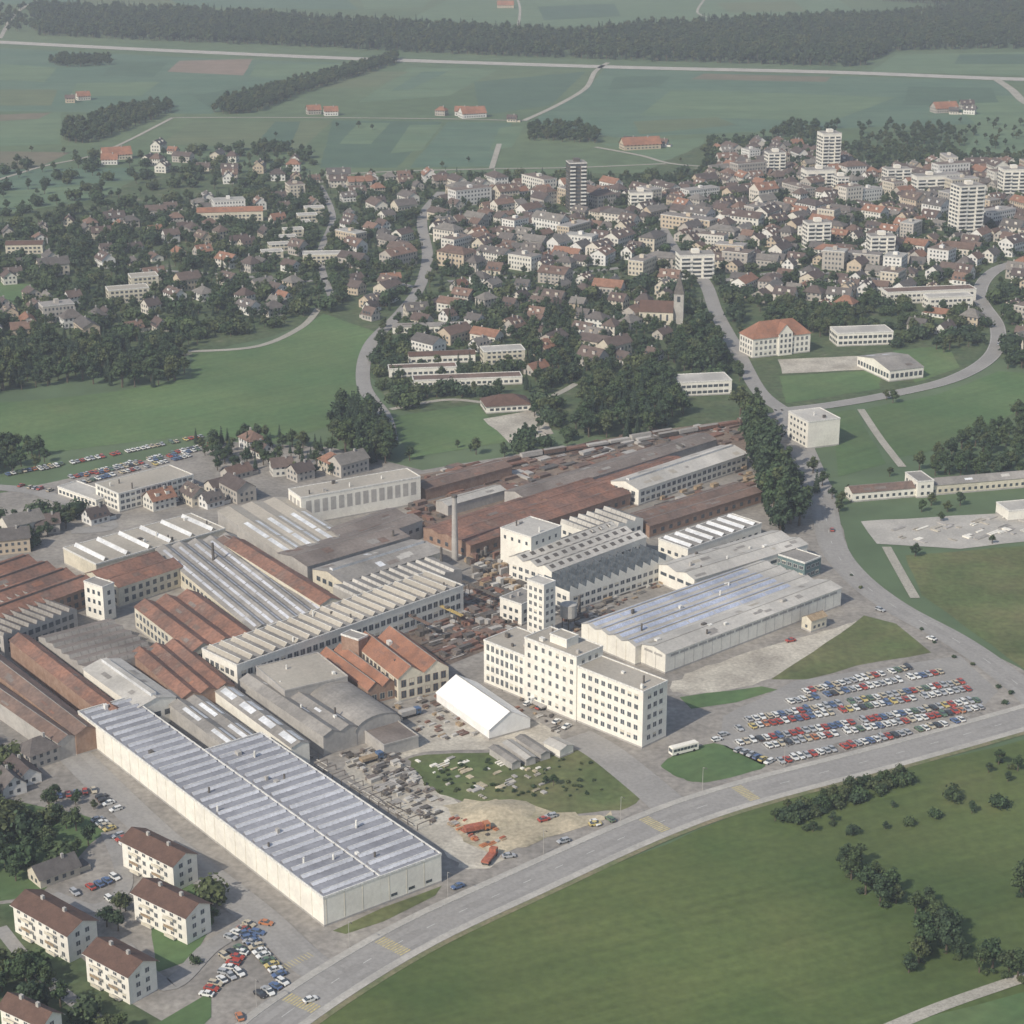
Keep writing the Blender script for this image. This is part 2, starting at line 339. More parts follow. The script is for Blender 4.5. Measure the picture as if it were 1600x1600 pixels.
for c in ((470,1568),(615,1480),(1025,1290),(1165,1240)): crossing(m,*c)
x,y=G(480,1500)
for k in range(9):
    m.face([(x-7+k*.8,y-3+k*.8,.26),(x-6.6+k*.8,y-3+k*.8,.26),(x-4.6+k*.8,y-5+k*.8,.26),(x-5+k*.8,y-5+k*.8,.26)],'mark_yellow')
m.obj('crosswalk')
# ---------------------------------------------------------------- buildings
def win_rows(b,L,W,spec,sides='xyXY',glass='glass',fr=None):
    rows,sg,w,hh,z0,dz=spec
    for sd in sides:
        Ln=L if sd in 'xX' else W
        n=int((Ln-.6)/sg)
        if n<1: continue
        off=(Ln-n*sg)/2+sg/2
        for i in range(n):
            c=off+i*sg
            for r in range(rows):
                z=z0+r*dz
                def q(x0,x1,za,zb,d,mt):
                    if sd=='x': P=[(x0,-d,za),(x1,-d,za),(x1,-d,zb),(x0,-d,zb)]
                    elif sd=='X': P=[(x0,W+d,za),(x1,W+d,za),(x1,W+d,zb),(x0,W+d,zb)]
                    elif sd=='y': P=[(-d,x0,za),(-d,x1,za),(-d,x1,zb),(-d,x0,zb)]
                    else: P=[(L+d,x0,za),(L+d,x1,za),(L+d,x1,zb),(L+d,x0,zb)]
                    b.face(P,mt)
                if fr: q(c-w/2-.15,c+w/2+.15,z-.15,z+hh+.12,.02,fr)
                q(c-w/2,c+w/2,z,z+hh,.05,glass)
                if w>1.2 and fr: q(c-.05,c+.05,z,z+hh,.07,fr)
                if fr and R()<.25: q(c-w/2,c+w/2,z+hh*U(.4,.8),z+hh,.06,'wall_cream')
def frame(A,B,C,h):
    a=Vector(G(*A,h));bb=Vector(G(*B,h));c=Vector(G(*C,h))
    e=(bb-a);L=e.length;e.normalize();n=Vector((-e.y,e.x));w=(c-a).dot(n)
    if w<0: a=a+n*w;w=-w
    return a.x,a.y,math.atan2(e.y,e.x),L,w
PATCH={'roof_rust':['roof_brown','roof_tile_red','roof_dark','roof_brown'],'roof_brown':['roof_rust','roof_dark'],'roof_grey':['roof_dark','roof_light','skylight'],'roof_light':['roof_grey','roof_beige'],'roof_dark':['roof_grey','roof_brown'],'roof_tile_red':['roof_rust']}
def hall(name,fr,h,roof='flat',n=1,rh=2.0,wall='wall_white',rm='roof_grey',sky=None,skym='skylight',win=None,sides='xyXY',vents=0,wf=None,duty=.4,lant=0,gl='glass',ribs=0,ribm='wall_cream'):
    ox,oy,ang,L,W=fr
    b=MB(); z=h
    b.box(0,L,0,W,0,h,wall,top=rm)
    b.box(-.06,L+.06,-.06,W+.06,0,.7,'wall_grey')
    if ribs:
        x=ribs
        while x<L:
            for y in (-.06,W): b.box(x-.08,x+.08,y,y+.06,.7,h-.4,ribm)
            x+=ribs
        y=ribs
        while y<W:
            for x in (-.06,L): b.box(x,x+.06,y-.08,y+.08,.7,h-.4,ribm)
            y+=ribs
    if roof=='flat' or roof=='cross':
        p=.35
        for (x0,x1,y0,y1) in ((-.12,L+.12,-.12,.2),(-.12,L+.12,W-.2,W+.12),(-.12,.2,.2,W-.2),(L-.2,L+.12,.2,W-.2)):
            b.box(x0,x1,y0,y1,h-.35,h+p,'frame_white' if wall!='wall_grey' else 'wall_grey')
        b.face([(.2,.2,h+.02),(L-.2,.2,h+.02),(L-.2,W-.2,h+.02),(.2,W-.2,h+.02)],rm)
    if roof=='cross':
        st=L/n
        for i in range(n):
            x0=i*st+st*(1-duty)/2; x1=x0+st*duty; xm=x0+(x1-x0)*.5; y0=W*.05;y1=W*.95; zt=h+rh; zz=h+.1
            b.face([(x0,y0,zz),(x0,y1,zz),(xm,y1,zt),(xm,y0,zt)],skym)
            b.face([(x1,y0,zz),(x1,y1,zz),(xm,y1,zt),(xm,y0,zt)],skym if i%7 else rm)
            b.box(xm-.1,xm+.1,y0,y1,zt-.05,zt+.08,'frame_white')
            b.face([(x0,y0,zz),(x1,y0,zz),(xm,y0,zt)],rm);b.face([(x0,y1,zz),(x1,y1,zz),(xm,y1,zt)],rm)
            k=int((y1-y0)/2.4)
            for j in range(k+1):
                yy=y0+(y1-y0)*j/max(k,1)
                b.box(x0-.02,x1+.02,yy-.05,yy+.05,zz-.02,zz+.12,'metal_dark')
    elif roof=='gable':
        bw=W/n; o=.35
        for i in range(n):
            y0=i*bw;y1=y0+bw;ym=(y0+y1)/2; ya=y0-(o if i==0 else 0); yb=y1+(o if i==n-1 else 0)
            za=h-(o*rh/(bw/2) if i==0 else 0)+.05; zb=h-(o*rh/(bw/2) if i==n-1 else 0)+.05
            b.face([(-o,ya,za),(L+o,ya,za),(L+o,ym,h+rh),(-o,ym,h+rh)],rm)
            b.face([(-o,yb,zb),(L+o,yb,zb),(L+o,ym,h+rh),(-o,ym,h+rh)],rm)
            for x in (0,L): b.face([(x,y0,h),(x,y1,h),(x,ym,h+rh-.08)],wall)
            b.box(-o,L+o,ym-.12,ym+.12,h+rh-.1,h+rh+.1,'roof_grey' if rm!='roof_rust' else rm)
            if sky:
                f0,f1,seg,gap=sky
                x=1.5
                while x+seg<L-1:
                    for s in (-1,1):
                        y_0=ym+s*(bw/2)*(1-f0);y_1=ym+s*(bw/2)*(1-f1)
                        b.face([(x,y_0,h+rh*f0+.12),(x+seg,y_0,h+rh*f0+.12),(x+seg,y_1,h+rh*f1+.12),(x,y_1,h+rh*f1+.12)],skym)
                    x+=seg+gap
            if lant:
                b.box(2,L-2,ym-lant/2,ym+lant/2,h+rh*.7,h+rh+lant*.45,skym,top=rm)
            if not sky:
                for k in range(int(L*bw/110)):
                    x=U(1,L-6);s=random.choice((-1,1));f0=U(.05,.5);f1=f0+U(.15,.4);w=U(1.5,6)
                    y_0=ym+s*(bw/2)*(1-f0);y_1=ym+s*(bw/2)*(1-f1);dz=.1+k*.004
                    b.face([(x,y_0,h+rh*f0+dz),(x+w,y_0,h+rh*f0+dz),(x+w,y_1,h+rh*f1+dz),(x,y_1,h+rh*f1+dz)],random.choice(PATCH.get(rm,[rm])))
    elif roof=='hip':
        o=.6; r=min(L,W)/2
        zz=h-.1
        e0=(r,W/2,h+rh);e1=(L-r,W/2,h+rh)
        a,bq,c,d=(-o,-o,zz),(L+o,-o,zz),(L+o,W+o,zz),(-o,W+o,zz)
        b.face([a,bq,e1,e0],rm);b.face([c,d,e0,e1],rm);b.face([d,a,e0],rm);b.face([bq,c,e1],rm)
    elif roof=='saw':
        st=L/n
        for i in range(n):
            x0=i*st;x1=x0+st;k=x0+st*.12
            b.face([(x0,0,h+.02),(x0,W,h+.02),(k,W,h+rh),(k,0,h+rh)],skym)
            b.face([(k,0,h+rh),(k,W,h+rh),(x1,W,h+.02),(x1,0,h+.02)],rm)
            for y in (0,W): b.face([(x0,y,h),(x1,y,h),(k,y,h+rh)],wall)
            for s in range(1,int(W/3)):
                yy=s*3
                b.face([(x0-.03,yy-.07,h+.05),(x0-.03,yy+.07,h+.05),(k-.03,yy+.07,h+rh),(k-.03,yy-.07,h+rh)],'metal_dark')
    elif roof=='vault':
        K=12; pr=None
        for i in range(K+1):
            t=math.pi*i/K; y=W/2-math.cos(t)*(W/2+.2); zz=h+math.sin(t)*rh
            if pr: b.face([(-.3,pr[0],pr[1]),(L+.3,pr[0],pr[1]),(L+.3,y,zz),(-.3,y,zz)],rm)
            pr=(y,zz)
        for x in (0,L): b.face([(x,W/2-math.cos(math.pi*i/K)*W/2,h+math.sin(math.pi*i/K)*(rh-.1)) for i in range(K+1)],wall)
    if win: win_rows(b,L,W,win,sides,gl,wf)
    for i in range(vents):
        x=U(2,L-2);y=U(1.5,W-1.5); s=U(.4,1.1)
        zb=h if roof in('flat','cross') else h+.3
        if R()<.5: b.box(x-s,x+s,y-s*.7,y+s*.7,zb,zb+U(.8,1.8),random.choice(['frame_white','metal_dark','wall_grey']))
        else: b.tube((x,y,zb),(x,y,zb+U(1.5,3)),.35,.35,random.choice(['frame_white','metal_dark']),8)
    o=b.obj(name,(ox,oy,0),ang)
    e=Vector((math.cos(ang),math.sin(ang)));nn=Vector((-e.y,e.x))
    x=0
    while x<=L:
        y=0
        while y<=W:
            q=Vector((ox,oy))+e*x+nn*y; occ(q.x,q.y,4.5); y+=5
        x+=5
    return o
def H3(name,A,B,C,h,**k): return hall(name,frame(A,B,C,h),h,**k)
ox,oy,ang,L,W=frame((505,1403),(122,1112),(683,1330),9.5)
W2=19.5
e=Vector((math.cos(ang),math.sin(ang)));nn=Vector((-e.y,e.x))
def sub(x,y): q=Vector((ox,oy))+e*x+nn*y; return q.x,q.y
q=sub(0,W-W2)
hall('factory_hall',(q[0],q[1],ang,L,W2),9.5,'cross',n=29,rh=.9,duty=.33,rm='roof_blue',skym='rooflight_dull',vents=8,ribs=6.2)
q=sub(0,0)
hall('factory_hall',(q[0],q[1],ang,103,W-W2-.05),9.45,'cross',n=19,rh=.9,duty=.33,rm='roof_blue',skym='rooflight_dull',vents=8,win=(1,6.2,2.2,.9,1.6,1),sides='xy',ribs=6.2)
A=Vector(G(1003,1170));Bp=Vector(G(757,1068));oe=(Bp-A);oa=math.atan2(oe.y,oe.x);oe.normalize();on=Vector((oe.y,-oe.x))
def off(x0,x1,w,h,d0=0,**k):
    o=A+oe*x0+on*(w+d0)
    hall('office_building',(o.x,o.y,oa,x1-x0,w),h,wall='wall_white',rm='roof_beige',wf='frame_white',**k)
off(0,30,12.5,21,win=(5,3.0,1.6,1.7,2.4,3.8),vents=3)
off(30.02,55,13.5,24.5,d0=-.5,win=(6,3.4,1.3,1.7,2.4,3.8),vents=4)
off(55.02,76,17,17,win=(4,2.4,1.3,2.3,2.0,3.9),vents=4)
o=A+oe*38+on*9; hall('roof_penthouse',(o.x,o.y,oa,8,6),27.5,wall='wall_white',rm='roof_beige')
ox,oy,ang,L,W=frame((1040,1022),(1315,918),(905,975),8)
e=Vector((math.cos(ang),math.sin(ang)));nn=Vector((-e.y,e.x))
hall('factory_hall',(ox,oy,ang,L,12.5),8,'gable',n=1,rh=1.3,rm='roof_light',wall='wall_white',ribs=5,ribm='wall_grey',win=(1,5,4.2,.9,6.2,1),gl='wall_grey',vents=6)
q=sub(-3,12.6)
hall('factory_hall',(q[0],q[1],ang,L+1,W-12.6),7.9,'gable',n=4,rh=1.2,rm='roof_light',sky=(.3,.8,14,.5),skym='skylight_blue',wall='wall_white',ribs=5,vents=6)
H3('factory_hall',(1085,905),(1262,850),(1035,880),8.5,roof='gable',n=2,rh=1.5,rm='roof_light',win=(1,5,3.6,1.4,4.6,1),vents=6)
H3('factory_hall',(1258,880),(1283,870),(1222,848),8,roof='flat',rm='roof_grey',wall='teal_panel',win=(2,3,2,1.4,1.6,3.2),wf='frame_white')
H3('factory_hall',(890,925),(1052,872),(858,905),9,roof='saw',n=13,rh=2.6,rm='roof_light',skym='glass',win=(2,3.2,2,1.6,1.5,3.4),wf='frame_white')
H3('factory_hall',(862,893),(1010,838),(800,868),9.5,roof='gable',n=3,rh=1.8,rm='roof_light',sky=(.3,.75,2.4,2.8),skym='metal_dark',win=(2,3.6,2,1.6,1.5,3.4),wf='frame_white')
H3('factory_hall',(925,835),(1005,810),(880,815),9.5,roof='saw',n=6,rh=1.6,rm='roof_grey',skym='roof_light',win=(2,3.6,2,1.6,1.5,3.4))
H3('factory_block',(830,840),(877,822),(790,822),17,roof='flat',rm='roof_light',vents=3,win=(1,4,1.2,1.5,13,3))
H3('stair_tower',(850,915),(868,908),(826,905),24,roof='flat',rm='roof_light',win=(7,2.6,1.3,1.5,2.5,3.0),wf='frame_white')
H3('factory_block',(815,945),(850,930),(790,930),9,roof='flat',rm='roof_grey',win=(2,3,1.6,1.5,1.5,3.4),vents=2)
b=MB(); b.tube((0,0,6),(0,0,11),3.2,3.2,'roof_light',16); b.tube((0,0,11),(0,0,12),3.3,.3,'roof_light',16)
for i in range(4): t=i*1.57; b.tube((2.4*math.cos(t),2.4*math.sin(t),0),(2.4*math.cos(t),2.4*math.sin(t),6.2),.2,.2,'metal_dark',6)
x,y=G(888,985); b.obj('water_tank',(x,y,0))
H3('factory_hall',(1075,858),(1190,818),(1040,838),7,roof='cross',n=7,rh=1.1,duty=.42,rm='roof_grey',win=(1,4,2,1.5,2,3))
H3('warehouse',(998,765),(1168,708),(968,747),8,roof='gable',rh=2.2,rm='roof_light',win=(2,3.6,2.2,1.8,1.4,3.2),wf='frame_white',lant=1.6)
H3('warehouse',(820,778),(1120,686),(798,764),7,roof='gable',rh=1.6,rm='roof_dark',wall='wall_grey',n=1)
H3('warehouse',(870,790),(1075,722),(848,776),6,roof='gable',rh=1.6,rm='roof_rust',wall='wall_brick')
H3('warehouse',(735,852),(985,770),(692,815),6.5,roof='gable',n=3,rh=1.2,rm='roof_rust',wall='wall_brick',win=(1,5,2,1.8,2,3))
H3('warehouse',(1015,822),(1190,768),(985,802),6,roof='gable',n=2,rh=1.4,rm='roof_brown',wall='wall_brick',win=(1,5,2,1.8,2,3))
H3('warehouse',(665,765),(800,728),(650,752),6,roof='gable',n=1,rh=1.4,rm='roof_brown',wall='wall_brick')
H3('shed',(700,790),(790,765),(690,780),5,roof='gable',rh=1.2,rm='roof_light',wall='wall_grey')
H3('factory_hall',(470,778),(657,745),(372,778),13,roof='flat',rm='roof_beige',win=(1,4,2.6,6,5,1),gl='wall_grey',vents=5)
H3('factory_hall',(450,872),(340,798),(545,838),8,roof='gable',n=3,rh=1.2,rm='roof_beige',sky=(.35,.7,22,1.5),skym='skylight',wall='wall_grey')
H3('factory_hall',(560,848),(660,812),(525,822),8.5,roof='gable',n=2,rh=1.4,rm='roof_dark',wall='wall_grey',win=(1,4,2,1.5,4,3))
H3('factory_hall',(150,882),(352,826),(92,858),7.2,roof='cross',n=6,rh=1.5,duty=.20,rm='roof_beige',wall='wall_cream',vents=7)
H3('factory_hall',(395,985),(243,858),(508,942),8,roof='gable',n=5,rh=1.5,rm='roof_grey',sky=(.35,.65,10,.6),skym='rooflight_dull',wall='wall_cream',win=(1,4,2.5,2,4,3))
H3('factory_hall',(500,945),(350,850),(525,932),10,roof='gable',n=1,rh=2,rm='roof_rust',wall='wall_cream',win=(2,3.5,1.6,2,2,3.5))
H3('factory_hall',(455,915),(335,845),(478,902),9,roof='gable',n=1,rh=1.4,rm='roof_brown',wall='wall_brick')
H3('factory_hall',(480,885),(640,838),(440,862),8.8,roof='gable',n=1,rh=1.6,rm='roof_dark',wall='wall_grey')
H3('factory_hall',(535,910),(690,862),(492,888),8,roof='gable',n=1,rh=2,rm='roof_grey',wall='wall_cream',win=(1,4,2.5,2,4,3),lant=2)
H3('factory_hall',(565,938),(722,890),(530,914),7.5,roof='saw',n=11,rh=1.1,rm='roof_grey',skym='roof_light',wall='wall_grey')
H3('factory_hall',(370,1040),(724,915),(327,1010),11.5,roof='cross',n=21,rh=1.4,duty=.5,rm='roof_grey',skym='roof_beige',wall='wall_white',win=(2,3.0,2.0,2.2,2.4,4.2),wf='frame_white',vents=6)
H3('factory_hall',(5,965),(150,912),(-75,905),9,roof='gable',n=4,rh=2.4,rm='roof_rust',wall='wall_brick',win=(2,3.5,1.8,2,2,3.5),lant=1.4,skym='roof_dark')
H3('factory_hall',(185,918),(285,885),(150,890),9,roof='gable',n=2,rh=2.2,rm='roof_rust',wall='wall_cream',win=(2,3.5,1.8,2,2,3.5))
H3('stair_tower',(160,918),(178,911),(140,905),15,roof='flat',rm='roof_grey',wall='wall_white',win=(3,3,1.4,1.8,3,4))
H3('factory_hall',(300,1018),(210,948),(392,985),9,roof='gable',n=3,rh=2.4,rm='roof_rust',wall='wall_cream',win=(2,3.4,2,2.2,1.6,3.6),wf='frame_white')
H3('factory_hall',(5,995),(120,952),(-90,950),8.5,roof='saw',n=9,rh=1.5,rm='roof_dark',skym='roof_grey',wall='wall_grey',win=(2,3.2,2.2,2,1.6,3.6))
H3('factory_hall',(118,1148),(-60,1010),(145,1132),8,roof='gable',n=1,rh=2,rm='roof_brown',wall='wall_brick')
H3('factory_hall',(90,1160),(-90,1035),(118,1148),7,roof='gable',n=1,rh=1.8,rm='roof_brown',wall='wall_grey')
H3('factory_hall',(168,1120),(15,1000),(192,1106),8.5,roof='gable',n=1,rh=2,rm='roof_rust',wall='wall_brick')
H3('factory_hall',(215,1106),(130,1045),(265,1082),9.5,roof='gable',n=1,rh=2,rm='roof_light',wall='wall_white',lant=2,win=(1,4,2.5,2,4,3))
H3('factory_hall',(135,1048),(60,995),(235,1010),8,roof='saw',n=6,rh=1.4,rm='roof_dark',skym='roof_grey',wall='wall_grey')
H3('factory_hall',(285,1090),(205,1020),(352,1058),8.5,roof='gable',n=3,rh=1.8,rm='roof_rust',wall='wall_brick')
H3('factory_hall',(355,1168),(245,1085),(400,1148),7.5,roof='gable',n=2,rh=1.2,rm='roof_grey',sky=(.35,.8,12,9),wall='wall_grey')
H3('factory_hall',(455,1168),(330,1075),(478,1156),8,roof='gable',n=1,rh=1.3,rm='roof_grey',sky=(.25,.9,9,5),wall='wall_white')
H3('factory_hall',(505,1150),(375,1062),(548,1128),7.5,roof='gable',n=2,rh=1.5,rm='roof_grey',wall='wall_grey',vents=5)
H3('factory_hall',(445,1080),(400,1042),(532,1048),10.5,roof='flat',rm='roof_beige',wall='wall_grey',vents=2)
H3('vaulted_hall',(555,1145),(455,1075),(608,1112),5,roof='vault',rh=4.5,rm='roof_grey',wall='wall_grey')
H3('brick_factory',(622,1060),(552,1005),(692,1035),9.5,roof='gable',n=2,rh=3.8,rm='roof_tile_red',wall='wall_cream',win=(2,3.2,1.8,2.6,1.5,4.2),wf='wall_brick',vents=3)
H3('brick_factory',(575,1078),(500,1022),(612,1062),6.5,roof='gable',n=2,rh=2.4,rm='roof_tile_red',wall='wall_brick',win=(1,3.2,1.8,2.2,1.8,4),wf='wall_cream')
H3('factory_block',(560,1000),(575,993),(540,988),14,roof='flat',rm='roof_grey',wall='wall_brick')
H3('marquee_tent',(764,1140),(682,1082),(822,1118),4,roof='gable',rh=5,rm='tent',wall='tent')
H3('shed',(800,1192),(765,1168),(812,1187),2.8,roof='gable',rh=.6,rm='roof_grey',wall='wall_grey')
H3('shed',(822,1186),(786,1160),(834,1180),2.8,roof='gable',rh=.6,rm='roof_light',wall='wall_grey')
H3('shed',(845,1178),(806,1152),(857,1172),2.8,roof='gable',rh=.6,rm='roof_grey',wall='wall_grey')
H3('shed',(875,1172),(850,1160),(893,1162),3.2,roof='gable',rh=1,rm='roof_light',wall='wall_white')
H3('shed',(600,1165),(560,1135),(640,1140),4.5,roof='flat',rm='roof_dark',wall='wall_grey')
H3('office_building',(185,772),(302,742),(165,752),9,roof='flat',rm='roof_beige',win=(3,2.8,1.8,1.5,1.3,2.8),wf='frame_white',vents=3)
H3('office_building',(150,782),(180,773),(92,760),4,roof='flat',rm='roof_light',win=(1,2.8,1.8,1.5,1.3,2.8))
H3('kiosk',(1268,970),(1292,962),(1258,962),5,roof='gable',rh=1.5,rm='wood',wall='wall_cream',win=(1,2.4,1.2,1.2,1.4,3))
b=MB(); b.tube((0,0,0),(0,0,29),1.5,1.0,'wall_grey',16); b.tube((0,0,28.4),(0,0,29.4),1.25,1.25,'metal_dark',16); x,y=G(711,876); b.obj('factory_chimney',(x,y,0))
for u,v,h in ((760,1048,12),(690,905,14),(615,870,12),(335,905,16),(905,960,8)):
    b=MB(); b.tube((0,0,0),(0,0,h),.7,.5,'metal_dark',10); x,y=G(u,v); b.obj('exhaust_stack',(x,y,0))
def apartment(A_,B_,C_,h=9.2):
    ox,oy,ang,L,W=frame(A_,B_,C_,h); b=MB()
    b.box(0,L,0,W,0,h,'wall_white')
    o=.7;rh=2.3;ym=W/2
    for s,yy in ((0,-o),(1,W+o)):
        zz=h-o*rh/(W/2)
        b.face([(-o,yy,zz),(L+o,yy,zz),(L+o,ym,h+rh),(-o,ym,h+rh)],'roof_tile_brown')
        b.face([(-o,yy,zz-.25),(L+o,yy,zz-.25),(L+o,yy,zz),(-o,yy,zz)],'frame_white')
    for x in (0,L): b.face([(x,0,h),(x,W,h),(x,ym,h+rh-.12)],'wall_white')
    win_rows(b,L,W,(3,3.3,1.3,1.35,1.3,2.9),'xyXY','glass','frame_white')
    for r in range(3):
        for side in (0,1):
            for c in (.28,.72):
                x0=L*c-2;x1=L*c+2;z=.6+r*2.9
                y0,y1=(-1.3,-.08) if side==0 else (W+.08,W+1.3)
                b.box(x0,x1,y0,y1,z,z+.15,'frame_white',bottom=True)
                yy=(y0-.04,y0+.04) if side==0 else (y1-.04,y1+.04)
                b.box(x0,x1,yy[0],yy[1],z+.15,z+1.05,'wood' if r%2 else 'wall_cream')
    for c in (.3,.7): b.box(L*c-.5,L*c+.5,ym-.4,ym+.4,h+rh-.6,h+rh+1.0,'wall_grey')
    b.obj('apartment_building',(ox,oy,0),ang)
    cx=ox+math.cos(ang)*L/2-math.sin(ang)*W/2;cy=oy+math.sin(ang)*L/2+math.cos(ang)*W/2
    occ(cx,cy,10)
for t in (((270,1352),(190,1312),(310,1335)),((290,1432),(208,1393),(330,1412)),((105,1460),(20,1412),(148,1436)),((200,1524),(133,1488),(243,1500)),((65,1602),(0,1572),(112,1590))): apartment(*t)
# ---------------------------------------------------------------- houses
def house_mesh(L,W,he,rh,kind='gable',fl=2,dormer=False,roofm='house_roof',wallm='house_wall',annex=False):
    b=MB(); x0,x1,y0,y1=-L/2,L/2,-W/2,W/2
    b.box(x0,x1,y0,y1,0,he,wallm)
    o=.6
    if kind=='gable':
        for yy in (y0-o,y1+o):
            zz=he-o*rh/(W/2)
            b.face([(x0-o,yy,zz),(x1+o,yy,zz),(x1+o,0,he+rh),(x0-o,0,he+rh)],roofm)
        for x in (x0,x1): b.face([(x,y0,he),(x,y1,he),(x,0,he+rh-.1)],wallm)
    elif kind=='hip':
        r=W*.42; a,c,d,e_=(x0-o,y0-o,he-.2),(x1+o,y0-o,he-.2),(x1+o,y1+o,he-.2),(x0-o,y1+o,he-.2)
        p,q=(x0+r,0,he+rh),(x1-r,0,he+rh)
        b.face([a,c,q,p],roofm);b.face([d,e_,p,q],roofm);b.face([e_,a,p],roofm);b.face([c,d,q],roofm)
    else:
        b.box(x0-.2,x1+.2,y0-.2,y1+.2,he,he+.4,'frame_white',top='block_roof')
        b.box(-1.5,1.5,-1.5,1.5,he+.4,he+2.4,wallm)
    if kind!='flat': b.box(L*.18,L*.18+.8,-.9,-.1,he+rh*.4,he+rh+.9,'wall_grey')
    if dormer:
        for s in (-1,1):
            for xx in (-L*.22,L*.22):
                b.box(xx-.9,xx+.9,min(s*W*.18,s*W*.36),max(s*W*.18,s*W*.36),he+rh*.25,he+rh*.72,wallm,top=roofm)
    if annex:
        b.box(x1,x1+4,y0+1,y1-2,0,he*.5,wallm,top=roofm)
    tmp=MB(); win_rows(tmp,L,W,(fl,2.6,1.2,1.3,1.0,2.8),'xyXY','glass')
    k=len(b.v); b.v+= [(p[0]+x0,p[1]+y0,p[2]) for p in tmp.v]; gi=b.mi('glass')
    for f in tmp.f: b.f.append(tuple(i+k for i in f)); b.m.append(gi)
    return b.mesh('house')
HS=[house_mesh(12,9,5.4,3.6,dormer=True),house_mesh(10,9,5.2,3.2),house_mesh(14,10,5.8,3.8,dormer=True),house_mesh(11,9.5,5.6,3.6,'hip'),house_mesh(9.5,8,3.6,3.6,annex=True),house_mesh(13,8,3.4,2.8,fl=1,annex=True),house_mesh(17,10,7,3.4,fl=2)]
BL=[house_mesh(22,11,9,0,'flat',3),house_mesh(28,12,11.6,0,'flat',4),house_mesh(20,12,8.8,3,'hip',3),house_mesh(26,11,8.8,3.2,'gable',3,dormer=True),house_mesh(16,12,11.6,0,'flat',4),house_mesh(36,11,8.6,0,'flat',3),house_mesh(18,13,9,4,'gable',3,dormer=True)]
HR=[8,7.5,9,8,8,9,10]; BR=[12,15,12,14,11,18,12]
def put_house(x,y,ang,blk=.0):
    if R()<blk: i=random.randrange(len(BL)); me=BL[i];r=BR[i]; nm='apartment_building'
    else: i=random.randrange(len(HS)); me=HS[i];r=HR[i]; nm='house'
    if not free(x,y,r*.72): return False
    link(nm,me,(x,y,0),ang,(U(.85,1.2),U(.88,1.12),U(.85,1.2))); occ(x,y,r*.66); return True
def place(name,u,v,L,W,h,ang,**k):
    x,y=G(u,v); a=math.radians(ang); e=Vector((math.cos(a),math.sin(a)));n=Vector((-e.y,e.x))
    o=Vector((x,y))-e*L/2-n*W/2
    return hall(name,(o.x,o.y,a,L,W),h,**k)
def tower(u,v,L,W,h,ang,wall='wall_white',band='glass',balc='frame_white'):
    x,y=G(u,v); b=MB(); b.box(-L/2,L/2,-W/2,W/2,0,h,wall,top='roof_grey')
    n=int(h/2.9)
    for i in range(n):
        z=i*2.9+.9
        for s in (-1,1):
            for (f0,f1) in ((-.44,-.2),(-.12,.12),(.2,.44)):
                b.face([(L*f0,s*(W/2+.04),z),(L*f1,s*(W/2+.04),z),(L*f1,s*(W/2+.04),z+1.5),(L*f0,s*(W/2+.04),z+1.5)],band)
                b.face([(s*(L/2+.04),W*f0,z),(s*(L/2+.04),W*f1,z),(s*(L/2+.04),W*f1,z+1.5),(s*(L/2+.04),W*f0,z+1.5)],band)
            y0,y1=sorted((s*(W/2+.05),s*(W/2+1.3)))
            b.box(-L*.46,-L*.16,y0,y1,z-.9,z+.1,balc,bottom=True); b.box(L*.16,L*.46,y0,y1,z-.9,z+.1,balc,bottom=True)
    b.box(-2.5,2.5,-2.5,2.5,h,h+3,wall); b.box(-L/2-.1,L/2+.1,-W/2-.1,W/2+.1,h-.3,h+.5,balc,top='roof_grey')
    b.obj('high_rise',(x,y,0),math.radians(ang)); occ(x,y,14)
tower(900,328,14,14,38,10,wall='metal_dark',balc='frame_white')
tower(1293,268,17,15,34,12); tower(1278,290,26,14,14,12); tower(1312,298,10,14,12,12)
tower(1507,368,21,15,38,15); tower(1275,385,18,12,18,10); tower(1085,432,24,14,16,8); tower(1580,305,20,14,22,5)
tower(1210,270,16,12,18,10);tower(1000,325,18,12,13,5);tower(1375,400,18,12,15,5);tower(1450,300,26,12,14,12);tower(1400,285,22,12,12,12)
place('school_building',1210,550,38,16,11.5,22,roof='hip',rh=8,rm='roof_tile_red',wall='wall_white',win=(3,3,1.4,1.9,1.4,3.3),wf='frame_white')
x,y=G(1214,549); b=MB()
b.box(-4.5,4.5,-9.6,4,0,13.5,'wall_white')
b.face([(-5.2,-10,12.9),(-5.2,4,12.9),(0,4,18.6),(0,-10,18.6)],'roof_tile_red');b.face([(5.2,-10,12.9),(5.2,4,12.9),(0,4,18.6),(0,-10,18.6)],'roof_tile_red')
b.face([(-4.5,-9.6,13.5),(4.5,-9.6,13.5),(0,-9.6,18.4)],'wall_white')
for r in range(4):
    for c in (-2.8,0,2.8): b.face([(c-.7,-9.65,1.4+r*3.2),(c+.7,-9.65,1.4+r*3.2),(c+.7,-9.65,3.2+r*3.2),(c-.7,-9.65,3.2+r*3.2)],'glass')
b.obj('school_gable_wing',(x,y,0),math.radians(22))
place('school_building',1345,535,34,16,8,8,roof='flat',rm='roof_light',win=(2,3,2.2,1.7,1.4,3.3))
place('gymnasium',1390,582,22,34,6.5,22,roof='gable',rh=3,rm='roof_grey',win=(1,3,2,2.5,2,3.3))
place('office_building',1095,612,30,16,8,10,roof='flat',rm='roof_light',win=(2,3,2.4,1.5,1.4,3.3))
place('office_building',1270,690,18,20,14,22,roof='flat',rm='roof_light',win=(4,3.4,1.6,1.3,1.4,3.3),vents=2,sides='yY')
place('long_low_building',1385,775,38,9,4.5,14,roof='gable',rh=2,rm='roof_brown',win=(1,3,1.4,1.4,1.4,3.3))
